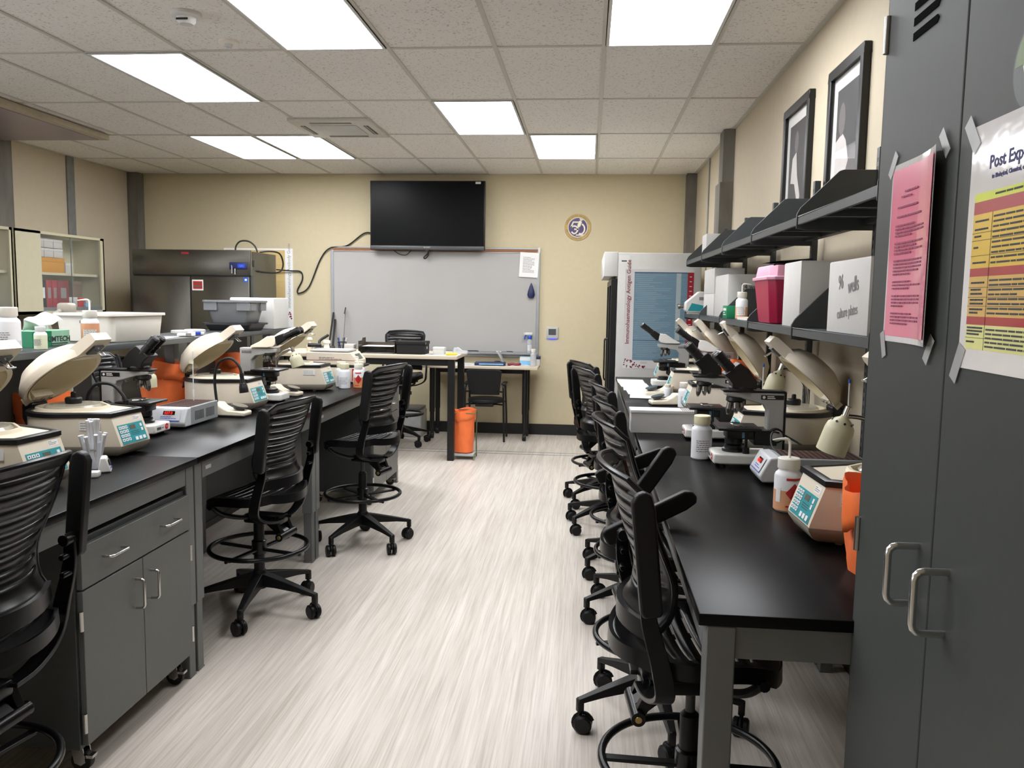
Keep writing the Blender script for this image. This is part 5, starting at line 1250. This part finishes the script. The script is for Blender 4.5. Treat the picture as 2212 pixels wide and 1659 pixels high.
# cup of tubes and timer
cu = thing('tube_cup', 'clear plastic cup full of white tubes beside the large left centrifuge', 'cup', (-1.845, 2.9, H))
B().lathe([(0, 0), (.026, 0), (.034, .1), (.032, .1), (.025, .003), (0, .003)], 24).build('cup_wall', 'clear_plastic', cu)
b = B().fr((.015, -.031, .075), *NY); b.lines(-.02, .02, -.005, .005, 1, .006, seed=2); b.build('cup_print', 'ink_soft', cu, smooth=0)
tb = None; rd = random.Random(12)
for k in range(16):
    a = 2*PI*k/8+.3*(k > 7); rad = .021 if k < 8 else .01; top = .1 if k % 3 else .15
    p0 = Vector((rad*.8*math.cos(a), rad*.8*math.sin(a), .006)); p1 = Vector((rad*(2.1 if k < 8 else 1.9)*math.cos(a), rad*(2.1 if k < 8 else 1.9)*math.sin(a), .125+(.055 if k > 7 else .0)+.012*rd.random()))
    d = (p1-p0).normalized(); L = (p1-p0).length; q = Vector((0, 0, 1)).rotation_difference(d)
    if tb is None:
        tb = B().lathe([(0, 0), (.004, .002), (.0058, .008), (.0058, .11), (.0072, .112), (.0072, .12), (.0056, .121)], 12, cb=True).build('test_tube', 'tube_white'); o_ = tag(tb, 'white plastic tube standing in the clear cup', 'tube', 'tubes in the cup')
    else: o_ = tb.copy(); COL.objects.link(o_)
    o_.location = Vector((-1.845, 2.9, H))+p1-d*.121; o_.rotation_mode = 'QUATERNION'; o_.rotation_quaternion = q
tm = thing('timer', 'small white timer with a dark display in front of the cup of tubes', 'timer', (-1.775, 2.86, H), R(-62))
B().prism([(-.025, 0), (.022, 0), (.005, .055), (-.015, .055)], 'x', -.032, .032).build('timer_case', 'white', tm, bevel=.005, seg=3)
u_ = Vector((0, -.017, .055)).normalized(); b = B().fr((0, .0143, .032), (-1, 0, 0), u_); b.box(-.022, .022, -.008, .014, 0, .002, 0); b.box(-.025, .025, -.02, -.016, 0, .001, 1); b.build('timer_display', ['black', 'blue'], tm, smooth=0)
tag(B().box(-.03, .03, -.02, .02, 0, .02, bev=.004).build('weighing_boat', 'white', loc=(-1.77, 2.76, H), rot=(0, 0, .3)), 'small white dish on the table at the foot of the nearest left centrifuge', 'dish')
# balance standing on a beige incubator box at the island's far end
ib = thing('incubator_box', 'beige box with a red biohazard label at the far end of the left island', 'incubator', (-1.93, 6.26, H))
B().box(-.26, .2, -.13, .14, .006, .12, bev=.006).build('box_case', 'beige', ib)
B().box(-.263, .203, -.133, .143, .12, .135, bev=.003).build('box_rim', 'black', ib)
b = B().fr((.2005, .0, .065), *PX); b.box(-.1, .0, -.045, .045, 0, .001, 0); b.box(-.085, -.015, -.02, .035, .001, .0015, 1); b.lines(-.085, -.015, -.04, -.025, 2, .004, .001, mi=1, seed=5)
b.fr((-.0, -.1305, .065), *NY); b.box(.14, .2, -.045, .045, 0, .001, 0)
b.build('biohazard_label', ['red', 'red_dark'], ib, smooth=0)
bl = thing('balance', 'beige laboratory balance standing on the box at the far end of the left island', 'balance', (-1.95, 6.26, H+.1365))
B().loft([[(-.2, -.13, z), (x1, -.13, z), (x1, .12, z), (-.2, .12, z)] for z, x1 in ((.0, .2), (.03, .2), (.035, .2), (.088, .155), (.095, .15))]).build('balance_case', 'beige', bl, bevel=.005)
b = B(); u_ = Vector((-.045, 0, .053)).normalized(); b.fr((.18, -.005, .062), (0, 1, 0), u_).box(-.06, .06, -.022, .026, 0, .002, 0); b.fr((.0, -.1305, .05), *NY).lines(-.1, .1, -.012, .012, 2, .006, mi=1, seed=3); b.build('balance_display', ['lcd', 'ink_soft'], bl, smooth=0)
B().box(-.18, .13, -.11, .1, .1, .115, bev=.006).build('weighing_pan', 'pale_grey', bl)
B().box(-.2005, .18, -.1312, -.1304, .034, .037).build('red_line', 'red_dark', bl, smooth=0)
b = B(); b.cyl((0, 0, 0), (0, 0, .035), .024, .02, n=16); b.lathe([(.02, .035), (.03, .045), (.028, .065), (0, .068)], 18, ca=False)
tag(b.build('white_stopper', 'milky_cap', loc=(-2.03, 6.26, H+.2525)), 'small white stopper jar standing on the balance', 'jar')
k = thing('black_cable_reel', 'black coiled cord lying on the balance, left of the white jar', 'cord', (-2.13, 6.27, H+.2525))
b = B(); b.tube([(.05*math.cos(a), .035*math.sin(a), .012+.004*a/PI) for a in [2*PI*i/14 for i in range(36)]], .007, 6); b.build('cord_coil', 'rubber', k)
# ================================================================== tall desk things
DZ = 1.02
lt = thing('letter_tray', 'smoky brown stacking letter tray on the tall desk', 'letter tray', (-2.05, 7.98, DZ))
B().box(-.18, .18, -.12, .14, 0, .004).box(-.18, .18, -.12, .14, .065, .069).build('tray_shelf', 'smoke_brown', lt)
for s in (-1, 1): B().prism([(-.12, 0), (.14, 0), (.14, .145), (.02, .145), (-.01, .12), (-.12, .12)] if s < 0 else [(-.12, 0), (.14, 0), (.14, .13), (-.12, .13)], 'x', s*.18-.002, s*.18+.002).build('tray_side', 'smoke_brown', lt)
B().box(-.18, .18, .137, .14, 0, .1).build('tray_back', 'smoke_brown', lt)
sheet('white papers in the lower level of the brown letter tray', -2.05, 7.99, DZ+.0045, 0, .3, .22, rows=0)
sheet('white card in the upper level of the brown letter tray', -2.05, 7.99, DZ+.0695, 0, .3, .22, rows=0)
bb = thing('file_box', 'black file box on the tall desk beside the brown letter tray', 'box', (-1.71, 7.95, DZ))
B().box(-.14, .14, -.1, .12, 0, .1, bev=.003).build('box_body', 'cloth_black', bb); B().box(-.146, .146, -.106, .126, .095, .125, bev=.003).build('box_lid', 'cloth_black', bb)
B().box(.1405, .142, -.03, .03, .05, .075).box(.1465, .148, -.1, -.08, .1, .12).build('metal_corner', 'chrome', bb)
pc = thing('pen_cup', 'black wire pen cup on the tall desk, left of the letter tray', 'pen cup', (-2.43, 7.98, DZ))
b = B()
for k in range(16): a = 2*PI*k/16; b.tube([(.033*math.cos(a), .033*math.sin(a), .0), (.042*math.cos(a), .042*math.sin(a), .1)], .0014, 4)
for z in (.0, .03, .06): b.ring(.033+.09*z, .0013, z+.002, 24, 4)
b.ring(.042, .004, .1, 24, 6); b.lathe([(0, .0), (.033, 0), (.033, .003), (0, .003)], 20); b.build('wire_cup', 'black', pc)
for k, (m, l) in enumerate((('white', 'white pen in the wire cup'), ('navy', 'navy pen in the wire cup'), ('blue', 'blue pen in the wire cup'), ('ink', 'dark grey pen in the wire cup'), ('wood_green', 'green pen in the wire cup'))):
    a = k*1.3; d = Vector((.25*math.cos(a), .25*math.sin(a), 1)).normalized(); t = thing('pen', l, 'pen', (-2.43+.012*math.cos(a), 7.98+.012*math.sin(a), DZ+.005), 0, 'pens in the wire cup')
    b = B(); b.cyl((0, 0, 0), d*.14, .004, n=8); b.build('pen_barrel', m, t); b = B(); b.cyl(d*.115, d*.142, .005, n=8); b.build('pen_cap', m, t)
crate('small white card box beside the pen cup on the tall desk', 'white_card', -2.37, -2.28, 7.86, 7.96, DZ, DZ+.085, 'white')
ph = thing('desk_phone', 'black desk phone on the tall desk, left of the pen cup', 'telephone', (-2.62, 7.98, DZ))
B().prism([(-.1, 0), (.1, 0), (.1, .055), (-.1, .02)], 'x', -.09, .09).build('phone_body', 'black', ph, bevel=.006)
B().tube(smooth_path([(-.02, -.06, .06), (-.035, .0, .11), (.02, .09, .16)]), .014, 10).build('handset', 'rubber', ph)
st_ = thing('glue_bottle', 'small cream funnel shaped bottle on the tall desk beside the phone', 'bottle', (-2.75, 7.95, DZ)); B().lathe([(0, 0), (.03, 0), (.032, .06), (.014, .08), (.012, .1), (.03, .12), (.02, .14), (0, .142)], 18).build('bottle_body', 'cream', st_)
for i, (x0, x1, l, m) in enumerate(((-2.66, -2.58, 'longer black stick leaning on the wall beside the whiteboard', 'black'), (-2.6, -2.56, 'shorter black stick leaning on the wall beside the whiteboard', 'black'))):
    tag(B().cyl((x0-.31, 8.75+.1*i, 0), (x1-.4, 9.46, DZ+(.36 if i == 0 else .28)), .011, n=8).build('pointer_stick', m), l, 'stick', 'leaning sticks')
tag(B().cyl((-2.72, 8.75, 0), (-2.83, 9.44, DZ+.42), .004, n=6).cyl((-2.826, 9.38, DZ+.352), (-2.83, 9.44, DZ+.42), .008, n=8).build('pointer_rod', 'lens_metal'), 'thin metal pointer rod leaning against the left edge of the whiteboard', 'pointer')
crate('white card box on the right half of the tall desk', 'white_card', -1.5, -1.39, 7.9, 8.0, DZ+.002, DZ+.072, 'white')
sheet('white papers spread on the right half of the tall desk', -1.42, 7.94, DZ+.0005, .1, .36, .24, rows=8)
tag(B().cyl((-.05, 0, .011), (.05, 0, .011), .011, n=12).cyl((.05, 0, .011), (.065, 0, .011), .009, .005, n=12).build('highlighter', 'yellow', loc=(-1.31, 7.84, DZ+.0015), rot=(0, 0, .3)), 'yellow highlighter pen on the papers of the tall desk', 'pen')
tp = thing('tape_dispenser', 'clear tape dispenser on the right corner of the tall desk', 'tape dispenser', (-1.26, 8.1, DZ))
B().prism([(-.07, 0), (.07, 0), (.075, .03), (.02, .035), (-.01, .06), (-.06, .06), (-.075, .03)], 'y', -.02, .02).build('dispenser_body', 'clear_plastic', tp, bevel=.004); B().fr((-.03, .018, .035), (1, 0, 0), (0, 0, 1)).lathe([(.014, 0), (.026, 0), (.026, .036), (.014, .036)], 20, ca=False, cb=False).build('tape_roll', 'label', tp)
# ================================================================== low desk things
LZ = .83
for x, y, r_, l in ((-1.62, 9.14, .1, 'white paper at the left end of the low desk'), (-1.42, 9.22, -.3, 'white paper behind the visitor chair on the low desk'), (-1.3, 9.12, .2, 'white paper partly under the blue folder on the low desk'), (-.78, 9.2, .5, 'white paper between the folder and the tissue box on the low desk')):
    sheet(l, x, y, LZ+.0005+.0012*(r_ > 0), r_, group='papers on the low desk', rows=9)
bx = thing('blue_folder', 'dark blue folder lying on the low desk behind the visitor chair', 'folder', (-1.08, 9.12, LZ+.004), .06)
B().box(-.17, .17, -.1, .1, 0, .03, bev=.003).build('folder_cover', 'navy', bx); B().box(-.12, .15, -.1015, -.1, .008, .022).build('folder_print', 'sky', bx, smooth=0)
bk_ = thing('propped_notebook', 'thin grey notebook propped at a slant on the low desk', 'notebook', (-.93, 9.26, LZ)); bk_.rotation_euler = (0, R(-28), 0)
B().box(-.004, .004, -.09, .09, .003, .17, bev=.001).build('notebook_cover', 'pale_grey', bk_)
tag(B().tube(smooth_path([(0, 0, .012), (.05, .02, .02), (.1, 0, .014), (.14, .02, .02)]), .014, 8).build('red_cloth', 'red_dark', loc=(-.88, 9.1, LZ)), 'dark red strip lying on the low desk right of the blue folder', 'strip')
tag(B().lathe([(0, 0), (.025, .003), (.03, .02), (.02, .035), (0, .038)], 14, sx=1.6).build('computer_mouse', 'black', loc=(-1.02, 9.3, LZ)), 'small black mouse behind the blue folder on the low desk', 'mouse')
tx = thing('tissue_box', 'light blue tissue box at the right end of the low desk', 'tissue box', (-.7, 9.3, LZ)); B().box(-.06, .06, -.06, .06, 0, .09).build('tissue_carton', 'sky', tx, bevel=.003); B().box(-.06, .06, -.0606, -.0602, .05, .09).build('carton_print', 'white', tx, smooth=0)
crate('small blue and white carton beside the clear bottle on the low desk', 'white_card', -.57, -.53, 9.22, 9.34, LZ, LZ+.1, 'navy')
gb = thing('storage_bin', 'grey plastic bin on the floor behind the stool at the tall desk', 'bin', (-2.3, 9.2, 0))
B().box(-.3, .45, -.17, .2, .0, .3, bev=.02).build('bin_body', 'pale_grey', gb); B().box(-.29, .44, -.16, .19, .3, .33, bev=.01).build('bin_lid', 'tv_grey', gb)
# ================================================================== right table and shelf things
lb = thing('long_carton', 'long white slide carton lying across the right table', 'box', (.46, 4.2, H), R(1))
B().box(-.235, .235, -.06, .06, 0, .108).build('carton_body', 'white_card', lb, bevel=.002)
B().box(-.238, .238, -.063, .063, .1, .116, bev=.002).build('carton_lid', 'white', lb)
b = B().fr((0, 0, .1162), (1, 0, 0), (0, 1, 0))
for k in range(22): b.box(.02+.0095*k, .026+.0095*k, -.055, .055, 0, .0006)
b.build('lid_print', 'ink_soft', lb, smooth=0)
for i, (x, y, r_) in enumerate(((.41, 5.74, -.06), (.4, 5.98, .02), (.385, 6.24, -.03), (.37, 6.5, .03), (.36, 6.82, 0))):
    sheet(['nearest', 'second', 'third', 'fourth', 'farthest'][i]+' white paper of the row laid along the right table', x, y, H+.0005+.0011*(4-i), r_+PI/2, .3, .216, group='papers in a row on the right table', rows=0)
def carton(label, x0, x1, y0, y1, z0, h, txt=None, flap=True, group='white cartons on the wall shelves'):
    t = thing('white_carton', label, 'box', ((x0+x1)/2, (y0+y1)/2, z0), 0, group); w, d = (x1-x0)/2, (y1-y0)/2
    B().box(-w, w, -d, d, 0, h, bev=.0015).build('carton_body', 'white_card', t)
    b = B(); b.box(-w, w, -d, -d+.004, h, h+.003); b.box(-w+.003, w, -.003, d, h, h+.003); b.box(-w+.003, w, -d+.004, -.006, h, h+.003); b.build('carton_flap', 'white', t, smooth=0)
    return t
c_ = carton('white carton with 96 wells handwritten on it, beside the tall cabinet', .83, 1.07, 2.55, 2.97, 1.4755, .235)
for s_, z, y in (('96', .165, .07), ('wells', .155, -.06)): text('handwriting', s_, .07, 'ink_soft', c_, (-.1215, y, z), (0, -1, .12), (0, .12, 1), sx=.75)
text('handwriting', 'culture plates', .048, 'ink_soft', c_, (-.1215, -.01, .07), (0, -1, .1), (0, .1, 1), sx=.8)
carton('largest white carton on the lower shelf, right of the red sharps bin', .83, 1.07, 3.36, 3.64, 1.4755, .26)
c_ = carton('white carton with handwriting behind the small green box and the orange wash bottle', .85, 1.07, 5.19, 5.7, 1.4755, .265)
text('handwriting', '24 wells', .055, 'ink', c_, (.03, -.2665, .19), *NY, sx=.7); text('handwriting', 'flat bottom', .05, 'ink', c_, (.03, -.2665, .14), *NY, sx=.6)
gx = thing('green_box', 'small green box on the lower shelf in front of the handwritten carton', 'box', (.845, 5.06, 1.4755)); B().box(-.03, .03, -.075, .075, 0, .075, bev=.002).build('box_body', 'green', gx); b = B().fr((-.0302, 0, .04), *NX); b.box(-.05, .05, .005, .02, 0, .0008); b.lines(-.05, .05, -.025, 0, 2, .004, seed=3); b.build('box_print', 'label', gx, smooth=0)
carton('lower white carton of the pair stacked at the far end of the lower shelf', .85, 1.05, 5.76, 6.25, 1.4755, .15)
carton('upper white carton of the pair stacked at the far end of the lower shelf', .85, 1.05, 5.76, 6.25, 1.629, .17)
carton('narrow white carton behind the red sharps bin', .9, 1.05, 4.27, 4.42, 1.4755, .24)
carton('small white carton standing on the far end of the upper shelf', .83, .98, 6.08, 6.3, 1.9055, .15)
for i, (y, m, l) in enumerate(((4.96, 'cream', 'cream booklet lying flat on the lower wall shelf under the orange wash bottle side'), (5.02, 'paper', 'white booklet lying at the front of the lower wall shelf'))):
    pass
fb = thing('booklet', 'pale booklet lying flat on the lower shelf behind the orange wash bottle', 'booklet', (.93, 4.55, 1.4755), .05); B().box(-.1, .1, -.14, .14, 0, .014, bev=.002).build('booklet_pages', 'paper', fb); B().box(-.102, .102, -.142, .142, .014, .016).build('booklet_cover', 'cream', fb)
rb = thing('sharps_bin', 'red sharps bin with a pink lid on the lower wall shelf', 'sharps bin', (.93, 4.03, 1.4755))
def oct_(w, d, z, c=.03): return [(-w+c, -d, z), (w-c, -d, z), (w, -d+c, z), (w, d-c, z), (w-c, d, z), (-w+c, d, z), (-w, d-c, z), (-w, -d+c, z)]
B().loft([oct_(.095, .15, 0), oct_(.098, .155, .01), oct_(.118, .185, .2), oct_(.118, .185, .207)]).build('bin_body', 'crimson', rb, bevel=.004)
B().loft([oct_(.126, .193, .2), oct_(.127, .195, .215), oct_(.114, .18, .217), oct_(.108, .165, .262), oct_(.104, .16, .268)]).build('bin_lid', 'pink_lid', rb, bevel=.003)
B().box(-.07, .09, -.15, .1, .27, .282, bev=.004).build('drop_flap', 'black', rb, (0, 0, 0), (0, R(-5), 0))
B().prism([(-.1, .284), (.08, .284), (.08, .3)], 'y', -.14, .1).build('flap_wedge', 'black', rb)
tl = thing('tube_sealer', 'teal and white device pointing over the far end of the lower wall shelf', 'device', (.8, 6.56, 1.4755))
B().prism([(-.055, .03), (-.03, .012), (.13, .012), (.16, .06), (.15, .17), (.05, .175), (-.05, .09)], 'y', -.06, .06).build('device_case', 'scope_white', tl, bevel=.008, seg=3)
for s in (-1, 1): B().prism([(-.035, .024), (.13, .022), (.14, .055), (-.005, .085)], 'y', s*.0605-.001, s*.0605+.001).build('teal_side', 'teal', tl, smooth=0)
B().box(-.03, .12, -.05, .05, 0, .014).build('device_foot', 'pale_grey', tl); B().cyl((-.06, 0, .06), (-.09, 0, .06), .016, n=12).cyl((-.09, 0, .06), (-.105, 0, .055), .022, n=12).build('device_nozzle', 'lens_metal', tl)
b = B().fr((.08, -.0608, .12), *NY); b.box(-.03, .03, -.012, .012, 0, .001); b.build('name_plate', 'ink_soft', tl, smooth=0)
cable('thin black cable curling on the right table behind the heating block', [(.74, 3.0, 1.011), (.72, 3.2, 1.012), (.73, 3.28, 1.06), (.78, 3.34, 1.05), (.85, 3.3, 1.015)], .004)
# small objects seen in gaps on the right table
bottle('round cream jar beside the black stage of the half hidden right microscope', (.56, 5.75, H), .026, .09, 'cream', group='jars on the right table', name='jar')
